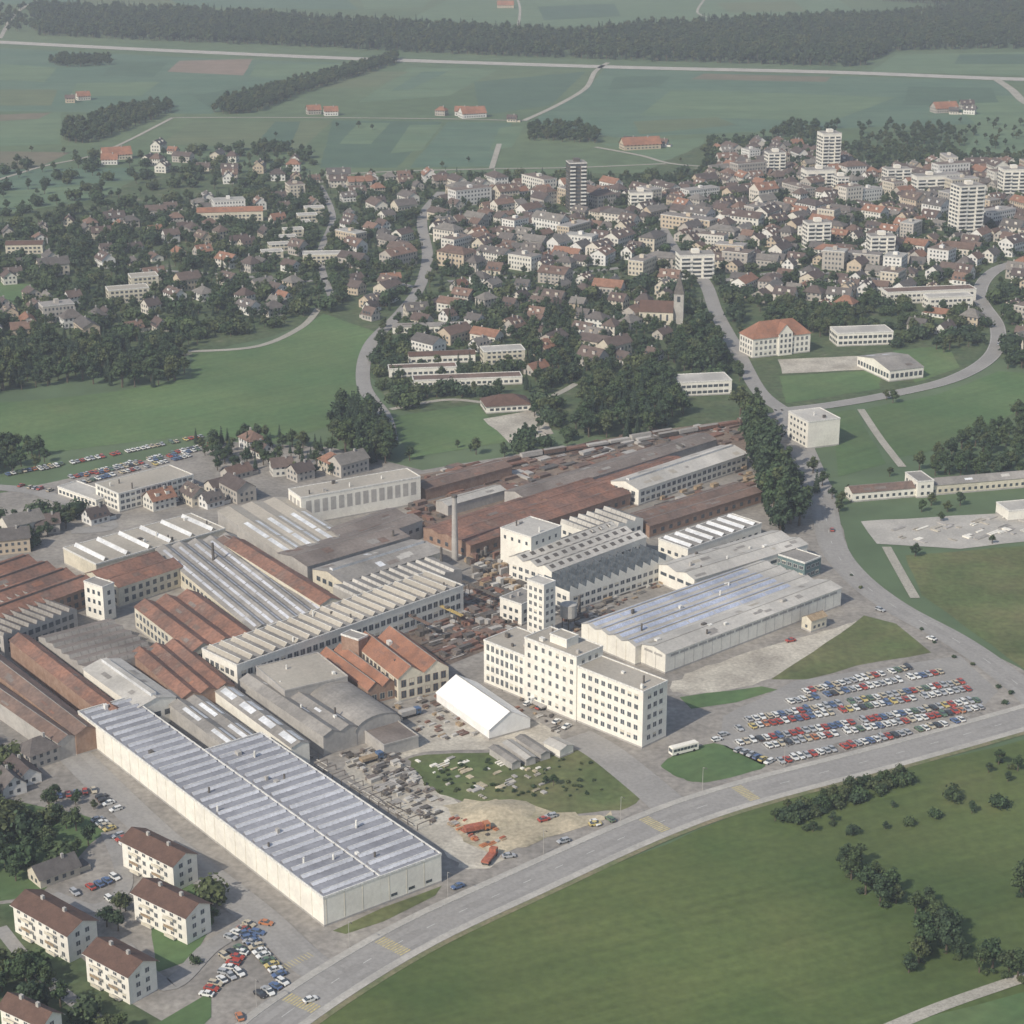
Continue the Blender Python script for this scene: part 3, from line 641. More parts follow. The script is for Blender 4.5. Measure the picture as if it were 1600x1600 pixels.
place('long_low_building',1540,762,62,9,5,14,roof='gable',rh=2,rm='roof_grey',wall='wall_cream',win=(1,3,1.4,1.4,1.4,3.3))
place('long_low_building',1435,770,8,14,8,14,roof='flat',rm='roof_grey',win=(2,3,1.4,1.4,1.4,3.3))
place('shed',1600,805,22,12,5,14,roof='flat',rm='roof_light')
place('long_low_building',730,600,60,10,4.5,8,roof='flat',rm='roof_brown',win=(1,3,2,1.4,1.4,3.3))
place('long_low_building',660,585,38,9,5,8,roof='flat',rm='roof_brown',win=(1,3,2,1.4,1.4,3.3))
place('long_low_building',690,565,38,9,5,8,roof='gable',rh=1.5,rm='roof_tile_brown',win=(1,3,2,1.4,1.4,3.3))
place('house',790,638,24,16,4,12,roof='hip',rh=4,rm='roof_tile_brown',win=(1,3,2,1.4,1.4,3.3))
place('apartment_building',785,565,24,12,8,12,roof='flat',rm='roof_light',wall='wall_cream',win=(3,3,1.8,1.4,1.2,2.7))
place('apartment_building',670,518,44,9,4.5,6,roof='gable',rh=1.2,rm='roof_grey',win=(1,3,1.8,1.4,1.2,2.7))
place('long_low_building',1450,470,60,12,8,10,roof='flat',rm='roof_brown',win=(2,3,2,1.4,1.4,3.3))
place('long_low_building',1480,480,30,10,8,10,roof='flat',rm='roof_light',win=(2,3,2,1.4,1.4,3.3))
place('apartment_building',200,470,26,12,9,20,roof='flat',rm='roof_beige',wall='wall_cream',win=(3,3,1.8,1.4,1.2,2.7))
place('apartment_building',225,450,18,12,9,20,roof='flat',rm='roof_beige',wall='wall_cream',win=(3,3,1.8,1.4,1.2,2.7))
place('apartment_building',505,410,28,11,7,5,roof='flat',rm='roof_light',wall='wall_cream',win=(2,3,1.8,1.4,1.2,2.7))
place('apartment_building',360,345,50,10,8,8,roof='gable',rh=3,rm='roof_tile_red',wall='wall_cream',win=(2,3,1.8,1.4,1.2,2.7))
place('apartment_building',40,395,26,11,7,5,roof='gable',rh=2,rm='roof_tile_brown',wall='wall_cream',win=(2,3,1.8,1.4,1.2,2.7))
x,y=G(1060,505); b=MB(); b.box(-3,3,-3,3,0,19,'wall_grey')
for (p,q) in (((-3.3,-3.3),(3.3,-3.3)),((3.3,-3.3),(3.3,3.3)),((3.3,3.3),(-3.3,3.3)),((-3.3,3.3),(-3.3,-3.3))):
    b.face([(*p,19),(*q,19),(0,0,31)],'metal_dark')
b.box(3,24,-5.5,5.5,0,8,'wall_cream')
b.face([(3,-6,7.8),(24,-6,7.8),(24,0,14),(3,0,14)],'roof_tile_brown');b.face([(3,6,7.8),(24,6,7.8),(24,0,14),(3,0,14)],'roof_tile_brown');b.face([(24,-5.5,8),(24,5.5,8),(24,0,13.9)],'wall_cream')
for s in (-1,1):
    for i in range(5): b.face([(6+i*4,s*5.54,2.5),(7.2+i*4,s*5.54,2.5),(7.2+i*4,s*5.54,6.5),(6+i*4,s*5.54,6.5)],'glass')
    b.face([(-1,s*3.04,14),(1,s*3.04,14),(1,s*3.04,17.5),(-1,s*3.04,17.5)],'glass'); b.face([(s*3.04,-1,14),(s*3.04,1,14),(s*3.04,1,17.5),(s*3.04,-1,17.5)],'glass')
b.obj('church',(x,y,0),math.pi*.95); occ(x,y,12)
for i in range(7):
    u=425+i*11;v=402-i*11
    place('terraced_flats',u,v,15,9,5+.9*i*.3,15,roof='flat',rm='roof_light',wall='wall_cream',win=(2,3,2.2,1.4,1.2,2.5))
farm=house_mesh(26,14,5,6,roofm='roof_tile_red'); farm2=house_mesh(14,10,5,4.5,roofm='roof_tile_red')
for u,v in ((130,156),(490,178),(517,180),(722,180),(738,183),(182,248),(172,256),(790,12),(1475,175)):
    x,y=G(u,v); link('farmhouse',random.choice([farm,farm,farm2]),(x,y,0),U(-.2,.5)); occ(x,y,14)
for u,v in ((800,190),(110,160),(1490,178),(1510,170),(1515,178),(985,228),(1035,228),(690,180)):
    x,y=G(u,v); link('farmhouse',HS[random.randrange(5)],(x,y,0),U(-.5,.5)); occ(x,y,9)
x,y=G(1000,232); link('barn',farm,(x,y,0),.3,(1.4,1,1))
for u,v in ((250,792),(305,785),(372,778),(345,765),(370,745),(440,740),(470,748),(545,738),(410,712),(395,700),(520,735),(330,790),(75,830),(35,835),(150,815),(15,860),(35,1215),(60,1190),(15,1235),(85,1370),(610,440),(650,495),(760,478),(705,398),(785,400),(1145,270)):
    x,y=G(u,v); link('house',random.choice(HS),(x,y,0),random.choice([.7,.75,.3,2.2])); occ(x,y,8)
def regions(lst):
    for poly,sp,blk,tries in lst:
        P=[G(*p) for p in poly]; xs=[p[0] for p in P];ys=[p[1] for p in P]
        for _ in range(tries):
            x=U(min(xs),max(xs));y=U(min(ys),max(ys))
            if not inside(x,y,P) or kept(x,y): continue
            if not free(x,y,sp): continue
            a=.25+.5*math.sin(x*.004+1)+.4*math.sin(y*.006)+random.choice([0,math.pi/2])+U(-.12,.12)
            put_house(x,y,a,blk)
regions([
 ([(700,290),(1090,300),(1130,260),(1340,270),(1640,265),(1640,440),(1530,430),(1480,470),(1150,470),(1100,430),(720,430),(660,380)],6.5,.28,3800),
 ([(1120,235),(1240,225),(1320,250),(1340,275),(1140,280)],5,.25,220),
 ([(480,285),(720,275),(720,330),(650,420),(560,470),(500,400)],8.5,.07,320),
 ([(600,440),(1060,440),(1040,560),(830,600),(640,600),(600,530)],9.5,.06,240),
 ([(250,320),(490,300),(560,450),(500,475),(400,500),(330,430)],8.5,.05,210),
 ([(-60,370),(250,330),(300,440),(400,490),(290,530),(150,530),(-60,540)],9.5,.06,200),
 ([(150,225),(480,255),(480,300),(260,275)],10,0,90),
 ([(1450,255),(1640,262),(1640,300),(1500,300)],5,.4,160),
 ([(1180,440),(1520,430),(1530,520),(1420,530),(1380,490),(1200,490)],9,.1,110),
 ([(1570,440),(1680,440),(1680,560),(1580,540)],7,.1,100),
 ([(560,500),(610,440),(640,440),(600,500)],6,0,60),
])
# ---------------------------------------------------------------- trees
def tree_mesh(kind,seed):
    random.seed(seed); b=MB()
    def clump(c,r,n,s,flat=1.0):
        for _ in range(n):
            d=Vector((random.gauss(0,1),random.gauss(0,1),random.gauss(0,1)))
            if d.length<1e-3: continue
            d.normalize(); rr=r*U(.72,1.16); p=Vector(c)+Vector((d.x*rr,d.y*rr,d.z*rr*flat))
            n_=(d+Vector((U(-.7,.7),U(-.7,.7),U(-.4,.9)))).normalized(); a=n_.orthogonal().normalized(); q=n_.cross(a)
            t=U(0,6.3); a2=a*math.cos(t)+q*math.sin(t); q2=n_.cross(a2); k=s*U(.6,1.3)
            mt='leaf_lit' if (d.z+U(-.5,.5))>-.1 else 'leaf_shade'  # upper leaves brighter, lower ones darker: shading put into the colour
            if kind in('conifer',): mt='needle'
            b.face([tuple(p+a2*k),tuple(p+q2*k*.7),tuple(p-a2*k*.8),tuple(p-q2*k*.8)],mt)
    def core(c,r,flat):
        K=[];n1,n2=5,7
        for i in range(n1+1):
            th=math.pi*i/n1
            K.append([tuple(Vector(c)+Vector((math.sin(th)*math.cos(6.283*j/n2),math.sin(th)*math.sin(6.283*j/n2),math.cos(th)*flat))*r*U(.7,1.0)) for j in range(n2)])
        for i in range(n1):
            for j in range(n2): b.face([K[i][j],K[i][(j+1)%n2],K[i+1][(j+1)%n2],K[i+1][j]],'leaf_shade' if kind!='conifer' else 'needle')
    if kind=='broad':
        b.tube((0,0,-.2),(U(-.2,.2),0,3.2),.32,.2,'bark',6,False)
        for i in range(10):
            a=i*2.4+U(-.5,.5); rad=U(.5,2.7) if i else 0; z=U(3.2,7.4) if i else U(7,8)
            rad*=(1-abs(z-5)/6); c=(math.cos(a)*rad,math.sin(a)*rad,z); r=U(1.0,1.95)
            b.tube((0,0,2.6),c,.12,.04,'bark',4,False)
            core(c,r*.75,.85); clump(c,r,48,.38,.85)
    elif kind=='poplar':
        b.tube((0,0,-.2),(0,0,8),.25,.08,'bark',6,False)
        for i in range(11):
            z=1.2+i*.82; r=1.15*math.sin(math.pi*min(.93,(i+1.6)/12.2))+.25; a=i*2.4; c=(math.cos(a)*.35,math.sin(a)*.35,z)
            core(c,r*.8,1.2); clump(c,r,36,.34,1.2)
    elif kind=='conifer':
        b.tube((0,0,-.2),(0,0,9.3),.22,.03,'bark',6,False)
        for i in range(10):
            z=1.0+i*.9; rad=2.1*(1-i/10.5)
            n=max(5,int(11*(1-i/12)))
            for k in range(n):
                a=6.283*k/n+i*.5+U(-.15,.15); rr=rad*U(.8,1.15)
                d=Vector((math.cos(a),math.sin(a),0)); s=Vector((-d.y,d.x,0)); w=rad*.38
                p0=Vector((0,0,z+.6)); p1=d*rr+Vector((0,0,z-.35))
                m_=d*rr*.55+Vector((0,0,z+.2))
                b.face([tuple(p0),tuple(m_+s*w),tuple(p1),tuple(m_-s*w)],'needle')
            clump((0,0,z),rad*.8,12,.3,.5)
    else:
        for i in range(5):
            a=i*1.9; c=(math.cos(a)*U(.6,1.6),math.sin(a)*U(.6,1.6),U(1.2,2.4)); r=U(1.2,1.8)
            core(c,r*.8,.9); clump(c,r,40,.4,.9)
        b.tube((0,0,-.1),(0,0,1.5),.2,.1,'bark',5,False)
    return b.mesh(kind+'_tree')
TM={'broad':[tree_mesh('broad',s) for s in (1,2,3,4,5)],'poplar':[tree_mesh('poplar',s) for s in (5,6)],'conifer':[tree_mesh('conifer',s) for s in (8,9)],'bush':[tree_mesh('bush',s) for s in (12,13)]}
random.seed(5)
GROUPS={}
def tree(g,kind,x,y,h,w=None):
    i=random.randrange(len(TM[kind])); GROUPS.setdefault((g,kind,i),[]).append((x,y,h/10.0 if kind!='bush' else h/4.0))
def flush():
    for (g,kind,i),L in GROUPS.items():
        V=[];Fc=[]
        for (x,y,s) in L:
            a=U(0,6.28); k=len(V); r=s*.7071
            for j in range(4):
                t=a+j*math.pi/2; V.append((x+math.cos(t)*r,y+math.sin(t)*r,0))
            Fc.append((k,k+1,k+2,k+3))
        me=bpy.data.meshes.new(g); me.from_pydata(V,[],Fc); o=bpy.data.objects.new(g,me); scene.collection.objects.link(o)
        o.instance_type='FACES'; o.use_instance_faces_scale=True; o.show_instancer_for_render=False; o.show_instancer_for_viewport=False
        c=bpy.data.objects.new('tree_crown_and_trunk',TM[kind][i]); scene.collection.objects.link(c); c.parent=o
def mass(g,pix,sp,h0,h1,kinds,chk=False,prob=1.0,clr=1.2):
    P=[G(*p) for p in pix]; xs=[p[0] for p in P];ys=[p[1] for p in P]
    y=min(ys)
    while y<max(ys):
        x=min(xs)
        while x<max(xs):
            a=x+U(-.45,.45)*sp;c=y+U(-.45,.45)*sp
            if R()<prob and inside(a,c,P) and (not chk or (not kept(a,c) and free(a,c,clr))):
                tree(g,random.choice(kinds),a,c,U(h0,h1))
            x+=sp
        y+=sp
bb=['broad','broad','broad','conifer']
mass('forest',[(45,12),(250,18),(600,40),(900,56),(1000,44),(1200,34),(1400,28),(1500,14),(1700,15),(1700,74),(1400,80),(1340,106),(900,92),(620,82),(560,78),(60,56)],11,12,20,['broad','broad','conifer'])
mass('forest',[(1370,2),(1500,-10),(1700,-10),(1700,14),(1500,10)],12,12,18,['broad'])
mass('forest',[(-60,10),(45,12),(60,50),(-60,50)],14,10,16,['broad'],prob=.5)
mass('tree_belt',[(75,98),(90,90),(170,92),(176,102),(100,106)],8,8,12,['broad'])
mass('tree_belt',[(330,176),(345,160),(600,95),(622,90),(622,98),(470,148),(400,176),(350,180)],7,9,14,['broad'])
mass('tree_belt',[(95,222),(100,200),(190,172),(262,162),(272,172),(220,196),(140,226)],8,9,14,['broad'])
mass('tree_belt',[(390,246),(395,232),(450,230),(458,240)],8,8,12,['broad'])
mass('tree_belt',[(815,220),(830,200),(900,198),(940,214),(930,224)],8,8,13,['broad'])
mass('tree_belt',[(1190,215),(1240,195),(1310,200),(1300,225)],8,8,13,['broad'],prob=.7)
mass('tree_belt',[(1340,195),(1480,200),(1520,225),(1420,262),(1350,245)],9,7,12,['broad'],prob=.6)
mass('wood',[(-80,575),(60,545),(150,540),(288,550),(296,596),(225,610),(150,600),(60,605),(-80,640)],7.5,8,18,bb,prob=.92)
mass('wood',[(522,655),(560,640),(605,675),(612,725),(570,728),(525,700)],5.5,12,18,['broad','conifer'])
mass('wood',[(890,655),(950,600),(1060,610),(1075,645),(1020,685),(905,685)],6.5,9,16,['broad','broad','conifer'])
mass('wood',[(1165,690),(1200,690),(1235,780),(1255,825),(1215,838),(1190,790)],5.5,18,26,['poplar','broad'])
mass('wood',[(1155,650),(1190,655),(1205,690),(1170,690)],6,16,20,['poplar','broad'])
mass('wood',[(1420,722),(1500,690),(1600,640),(1700,600),(1700,745),(1560,752),(1440,745)],7.5,6,13,['broad'],prob=.9)
mass('wood',[(1500,745),(1640,735),(1640,752),(1500,758)],7,8,11,['broad'],prob=.5)
mass('wood',[(1195,520),(1215,485),(1330,500),(1335,525),(1290,540),(1265,520)],7,11,15,['broad'],chk=True)
mass('wood',[(1040,560),(1060,530),(1120,520),(1130,570),(1070,585)],6.5,10,17,['broad'],chk=True)
mass('wood',[(810,500),(870,490),(900,540),(900,600),(850,625),(830,560)],7.5,8,15,bb,chk=True)
mass('wood',[(900,560),(1040,560),(1040,590),(900,620)],9,7,13,['broad'],chk=True,prob=.85)
mass('town_trees',[(-80,370),(160,325),(490,290),(560,440),(520,490),(290,545),(130,545),(-80,575)],8,4,12,['broad','broad','broad','conifer','bush'],chk=True,prob=.9,clr=1.4)
mass('town_trees',[(480,280),(1050,275),(1120,260),(1100,430),(720,440),(600,440),(520,470)],7.6,4,10.5,['broad','broad','broad','conifer','bush'],chk=True,prob=.85,clr=1.0)
mass('town_trees',[(600,440),(1150,440),(1180,600),(1080,600),(830,620),(620,640),(580,560)],7.8,4,12,['broad','broad','broad','conifer','bush'],chk=True,prob=.85,clr=1.2)
mass('town_trees',[(1100,215),(1640,250),(1640,440),(1100,430)],8,4,10,['broad','broad','bush'],chk=True,prob=.75,clr=1.0)
mass('town_trees',[(1160,440),(1640,430),(1640,580),(1500,560),(1380,540),(1180,500)],8,5,12,['broad','bush'],chk=True,prob=.5)
mass('town_trees',[(1560,560),(1700,560),(1700,620),(1570,590)],8,8,13,['broad'],chk=True,prob=.7)
mass('town_trees',[(-100,260),(480,225),(500,290),(240,300),(-100,380)],13,6,11,['broad','bush'],chk=True,prob=.45)
mass('town_trees',[(1500,190),(1700,190),(1700,260),(1480,250)],14,6,10,['broad'],chk=True,prob=.35)
mass('garden_trees',[(-100,700),(70,700),(80,735),(-100,760)],7,8,13,['broad'])
mass('garden_trees',[(300,690),(420,680),(520,700),(520,745),(470,752),(410,735),(330,745)],8,6,11,['broad','broad','conifer'])
for poly,p in (([(-80,830),(60,800),(130,810),(90,850),(-80,880)],.8),([(600,500),(650,640),(600,650),(585,560)],.5),([(840,620),(900,640),(890,700),(800,715),(640,720),(640,712),(800,700)],.6)):
    mass('garden_trees',poly,7,5,10,['broad','bush'],prob=p)
for poly,s,p,h0,h1 in (([(-60,1255),(60,1262),(165,1290),(120,1345),(60,1385),(-60,1390)],6,.8,5,10),([(-60,1505),(10,1500),(70,1535),(125,1575),(60,1585),(-60,1580)],5.5,.95,7,12),([(150,1430),(205,1420),(215,1465),(180,1470)],5,.9,6,9),([(310,1380),(350,1385),(350,1440),(325,1470)],5.5,.7,5,9),([(245,1520),(300,1500),(320,1470),(330,1490),(270,1545)],5,.5,2,5),([(-60,1150),(20,1170),(20,1260),(-60,1260)],6,.7,6,10),([(60,1245),(150,1250),(180,1285),(120,1290)],6,.6,4,7),([(120,1570),(200,1600),(200,1640),(100,1640)],6,.6,4,8)):
    mass('garden_trees',poly,s,h0,h1,['broad','broad','bush'],chk=False,prob=p)
for i in range(48):
    t=i/47; x,y=G(1222+190*t+U(-14,14),1282-70*t+U(-6,14)); tree('hedgerow','bush',x,y,U(2.5,5)) if i%3 else tree('hedgerow','broad',x,y,U(4.5,7.5))
# loose orchard rows (world grid along the road direction)
x0,y0=G(1330,1310)
for r in range(7):
    for c in range(15):
        a=.40; lx=c*11+U(-2,2); ly=r*11+U(-2,2)
        x=x0+lx*math.cos(a)-ly*math.sin(a); y=y0+lx*math.sin(a)+ly*math.cos(a)
        P=[G(*p) for p in ((1290,1330),(1430,1235),(1700,1165),(1700,1420),(1500,1390),(1400,1370))]
        if inside(x,y,P) and R()<.62: tree('orchard_trees',random.choice(['broad','bush']),x,y,U(3.2,5.5))
for u,v,h in ((1560,1195,6),(1590,1205,6),(1330,1375,9),(1352,1398,10),(1375,1415,10),(1392,1398,9),(1340,1355,8),(1365,1385,9),(1322,1350,7),(1400,1412,7),(1440,1475,10),(1478,1490,11),(1435,1505,9),(1462,1450,9),(1455,1430,7),(1450,1415,6),(1550,1515,10),(1575,1525,8),(1595,1400,10),(1530,1520,8),(1430,1430,8),(1490,1460,8),(1500,1500,7),(1420,1520,7),(1270,1300,4),(1300,1285,4),(1590,1530,9),(1600,1380,9),(1230,1265,4),(1470,1470,10),(1445,1490,10)):
    x,y=G(u,v); tree('orchard_trees','broad',x,y,h*1.15)
    tree('orchard_trees','bush',x+U(-2,2),y+U(-2,2),U(1.5,2.6))
for u,v,h in ((865,1228,5),(853,1225,4),(1430,870,8),(1550,850,5),(1395,630,9),(1385,625,7),(700,420,12),(708,350,20),(520,680,10),(815,700,8),(715,700,5),(735,705,5),(485,290,14),(1258,790,10),(1300,780,7),(1310,800,8),(1500,500,8),(1475,505,7),(1390,745,6),(1480,800,7),(1455,790,8),(1440,800,7),(1470,815,6),(1500,790,8),(1315,790,8),(1325,775,7),(1270,740,11),(1285,760,9),(1275,770,12)):
    x,y=G(u,v); tree('garden_trees','conifer' if h>=12 else 'broad',x,y,h)
for u,v in ((1460,1005),(1490,1028),(1520,1040),(1560,1075),(1580,1085),(1330,900),(1345,920),(1440,985),(1570,1100)):
    x,y=G(u,v); tree('hedgerow','bush',x,y,U(1.2,2))
for i in range(70):
    x,y=G(U(660,940),U(1188,1245)); tree('scrub','bush',x,y,U(.6,1.5))
for i in range(30):
    x,y=G(U(40,1560),U(195,262)); 
    if free(x,y,6): tree('field_trees','broad',x,y,U(5,9))
flush()
# ---------------------------------------------------------------- vehicles
def car_mesh(paint,est=False):
    b=MB(); st=[(-2.1,.38,.72,.70),(-2.0,.25,.86,.80),(-1.1,.22,.90,.84),(.9,.22,.88,.84),(1.85,.25,.76,.80),(2.1,.36,.62,.68)]
    for i in range(len(st)-1):
        x0,a0,t0,w0=st[i];x1,a1,t1,w1=st[i+1]
        b.face([(x0,-w0,t0),(x1,-w1,t1),(x1,w1,t1),(x0,w0,t0)],paint)
        for s in (-1,1): b.face([(x0,s*w0,a0),(x1,s*w1,a1),(x1,s*w1,t1),(x0,s*w0,t0)],paint)
    for x,a,t,w in (st[0],st[-1]): b.face([(x,-w,a),(x,w,a),(x,w,t),(x,-w,t)],paint)
    xb=-1.95 if est else -1.65; xt=-1.75 if est else -1.05
    B0=[(xb,-.78,.88),(1.0,-.78,.88),(1.0,.78,.88),(xb,.78,.88)]; T0=[(xt,-.62,1.38),(.35,-.62,1.38),(.35,.62,1.38),(xt,.62,1.38)]
    for i in range(4): j=(i+1)%4; b.face([B0[i],B0[j],T0[j],T0[i]],'glass')
    T1=[(p[0]*1.0,p[1]*1.02,1.385) for p in T0]; b.face(T1,paint)
    for x in (-.35,):
        for s in (-1,1): b.face([(x-.06,s*.80,.88),(x+.06,s*.80,.88),(x+.06,s*.64,1.38),(x-.06,s*.64,1.38)],paint)
    for x in (-1.3,1.3):
        for s in (-1,1): b.tube((x,s*.68,.31),(x,s*.87,.31),.31,.31,'rubber',10)
    for s in (-1,1):
        b.box(2.08,2.13,s*.55-.14,s*.55+.14,.5,.64,'frame_white'); b.box(-2.13,-2.08,s*.55-.14,s*.55+.14,.55,.68,'red_steel')
    b.box(2.1,2.18,-.72,.72,.34,.46,'metal_dark',bottom=True); b.box(-2.18,-2.1,-.72,.72,.34,.46,'metal_dark',bottom=True)
    return b.mesh('parked_car')
CM=[car_mesh(p,e) for p in ('car_white','car_red','car_blue','car_green','car_beige','car_silver','car_black','car_orange','car_yellow') for e in (False,True)]
CW=[7,3,4,1,2,2,1,1,3,1,4,2,1,1,1,0,1,0]
def car(x,y,a,name='parked_car',z=.18):
    link(name,random.choices(CM,CW)[0],(x,y,z),a+(math.pi if R()<.4 else 0))
def row(p,q,fill=.93,sp=2.55,perp=True,z=.18):
    a=Vector(G(*p));b_=Vector(G(*q));d=(b_-a);n=int(d.length/sp);d.normalize();ang=math.atan2(d.y,d.x)+(math.pi/2 if perp else 0)
    for i in range(n):
        if R()<fill: c=a+d*(i+.5)*sp; car(c.x+U(-.12,.12),c.y+U(-.2,.2),ang+U(-.05,.05),z=z)
mm=MB()
for p,q in (((1255,1083),(1425,1043)),((1230,1099),(1475,1050)),((1165,1127),(1515,1065)),((1150,1141),(1520,1076)),((1150,1163),(1535,1094)),((1195,1168),(1540,1105)),((1215,1192),(1520,1122))):
    row(p,q,.9,2.55)
    a=Vector(G(*p));b_=Vector(G(*q));d=(b_-a);n=int(d.length/2.55);d.normalize();nn=Vector((-d.y,d.x))
    for i in range(n+1):
        c=a+d*i*2.55;
        P=[c+nn*2.5+d*.06,c+nn*2.5-d*.06,c-nn*2.5-d*.06,c-nn*2.5+d*.06]; mm.face([(t.x,t.y,.17) for t in P],'mark_white')
mm.obj('parking_bay_markings')
row((1150,1172),(1215,1198),.8)
for p,q in (((320,1560),(420,1440)),((375,1450),(440,1530)),((345,1500),(385,1480)),((340,1535),(395,1515)),((320,1590),(355,1575)),((400,1560),(440,1545)),
            ((110,1400),(190,1370)),((140,1420),(190,1400)),((150,1280),(210,1330)),((60,1250),(160,1235)),((100,750),(350,690)),((110,760),(300,712)),((60,735),(330,680)),((0,745),(100,725)),((30,760),(90,770)),
            ((820,1100),(850,1110)),((925,1290),(960,1280)),((400,1560),(455,1530)),((150,1240),(190,1275)),((235,790),(300,780)),((355,1470),(400,1440)),((335,1600),(400,1585)),((130,745),(340,697))):
    row(p,q,.78,2.7)
for u,v,a in ((485,1565,.6),(880,1317,.5),(715,1388,.6),(1235,1003,.4),(1375,955,-.8),(1455,1000,2.3),(850,1283,.5),(860,1278,.4),(930,1290,.3),(1560,540,1.4),(1300,830,1.5),(795,1340,.2),(1130,1150,.5),(1120,1158,.5),(870,1130,.9),(885,1138,.9),(1140,560,1.9)):
    x,y=G(u,v); car(x,y,a,'car' ,z=.24)
def bus(u,v,a,mat='wall_white',L=10.5,name='bus'):
    b=MB(); b.box(-L/2,L/2,-1.22,1.22,.45,2.95,mat,bottom=True); b.box(-L/2+.3,L/2-.3,-1.1,1.1,2.95,3.1,mat)
    for s in (-1,1):
        for i in range(7): x=-L/2+.5+i*(L-1)/7; b.face([(x,s*1.25,1.5),(x+(L-1)/7-.15,s*1.25,1.5),(x+(L-1)/7-.15,s*1.25,2.5),(x,s*1.25,2.5)],'glass')
        b.face([(s*(L/2+.03),-1.05,1.35),(s*(L/2+.03),1.05,1.35),(s*(L/2+.03),1.05,2.6),(s*(L/2+.03),-1.05,2.6)],'glass')
        for x in (-L*.3,L*.33): b.tube((x,s*1.0,.48),(x,s*1.26,.48),.48,.48,'rubber',12)
    x,y=G(u,v); b.obj(name,(x,y,.18),a)
bus(1068,1176,.5)
def truck(u,v,a,cab='red_steel',bed='wall_grey'):
    b=MB(); b.box(2.2,4.2,-1.1,1.1,.6,2.7,cab,bottom=True); b.face([(4.23,-1,1.5),(4.23,1,1.5),(4.23,1,2.4),(4.23,-1,2.4)],'glass')
    for s in (-1,1): b.face([(2.7,s*1.13,1.6),(3.8,s*1.13,1.6),(3.8,s*1.13,2.4),(2.7,s*1.13,2.4)],'glass')
    b.box(-4,2.0,-1.2,1.2,.9,1.1,'metal_dark',bottom=True); b.box(-4,2,-1.2,1.2,1.1,U(1.6,3.2),bed)
    for x in (-3,-1.9,3.2):
        for s in (-1,1): b.tube((x,s*.8,.5),(x,s*1.12,.5),.5,.5,'rubber',10)
    x,y=G(u,v); b.obj('truck',(x,y,.18),a)
for t in ((765,1345,1.2,'red_steel','red_steel'),(745,1300,.4,'car_orange','red_steel'),(640,1120,.6,'blue_steel','wall_grey'),(840,1105,2.2,'car_white','wall_grey'),(580,1190,.6,'blue_steel','wood')): truck(*t)
# ---------------------------------------------------------------- yard things
def clutter(name,pix,n,mats,smin=.6,smax=3.5,hm=2.2,ang=.71):
    P=[G(*p) for p in pix]; xs=[p[0] for p in P];ys=[p[1] for p in P]; b=MB(); k=0;t=0
    cx,cy=sum(xs)/len(xs),sum(ys)/len(ys); ca,sa=math.cos(-ang),math.sin(-ang)
    while k<n and t<n*12:
        t+=1; x=U(min(xs),max(xs));y=U(min(ys),max(ys))
        if not inside(x,y,P): continue
        k+=1; lx=(x-cx)*ca-(y-cy)*sa; ly=(x-cx)*sa+(y-cy)*ca
        a=U(smin,smax);c=U(smin,smax*.5);h=U(.3,hm); mt=random.choice(mats)
        if R()<.3: a,c=c,a
        if R()<.65: b.box(lx-a,lx+a,ly-c,ly+c,.1,.1+h,mt)
        else:
            for j in range(random.randint(2,5)):
                r=U(.15,.35); b.tube((lx-a*1.5,ly+j*r*2.1,.15+r),(lx+a*1.5,ly+j*r*2.1,.15+r),r,r,mt,6)
    b.obj(name,(cx,cy,0),ang)
cl=['metal_dark','wall_grey','roof_rust','wood','roof_brown','roof_light','metal_dark','roof_grey']
clutter('stacked_materials',[(640,960),(760,915),(825,935),(800,990),(700,1035),(660,1000)],330,['metal_dark','roof_brown','roof_rust','roof_rust','wall_grey','metal_dark','roof_dark'],.5,3.2)
clutter('stacked_materials',[(660,735),(1000,680),(1150,660),(1160,690),(900,740),(690,790)],260,['roof_brown','metal_dark','roof_rust','roof_brown','wall_grey'],1,5,1.6)
clutter('stacked_materials',[(530,1180),(600,1165),(690,1250),(680,1290),(610,1250)],170,['wall_grey','roof_light','metal_dark','metal_dark','roof_dark','roof_grey'],.3,2.0,1.4)
clutter('scrap_pile',[(700,1275),(760,1285),(795,1310),(760,1325),(715,1305)],36,['red_steel','wood','wall_grey','car_orange','metal_dark'],.3,1.2,.9)
clutter('construction_debris',[(650,1190),(740,1180),(860,1185),(850,1240),(760,1250),(690,1230)],45,['wall_white','wall_grey','gravel','sand'],.3,2.0,.6)
clutter('stacked_materials',[(600,1100),(680,1085),(760,1150),(700,1160),(640,1150)],50,cl,.4,1.6,1.2)
clutter('stacked_materials',[(990,740),(1170,700),(1185,760),(1020,800)],110,['metal_dark','wood','roof_rust','wall_grey'],.6,3,2)
clutter('stacked_materials',[(860,960),(1000,900),(1060,900),(900,990)],110,cl,.4,2,1.5)
clutter('stacked_materials',[(1400,820),(1620,805),(1620,830),(1500,850),(1400,845)],40,['wall_white','gravel','wall_grey'],.6,3,.8)
clutter('stacked_materials',[(720,870),(790,860),(830,925),(760,920)],120,cl,.6,2.5,4)
clutter('stacked_materials',[(250,1110),(300,1100),(370,1150),(330,1165)],30,cl)
clutter('stacked_materials',[(640,780),(690,800),(700,850),(650,830)],60,['metal_dark','roof_brown','roof_rust','roof_brown'],.8,3.5,3)
clutter('construction_debris',[(760,1040),(860,1090),(880,1150),(800,1110)],40,cl,.3,1.4,1)
b=MB(); N=14
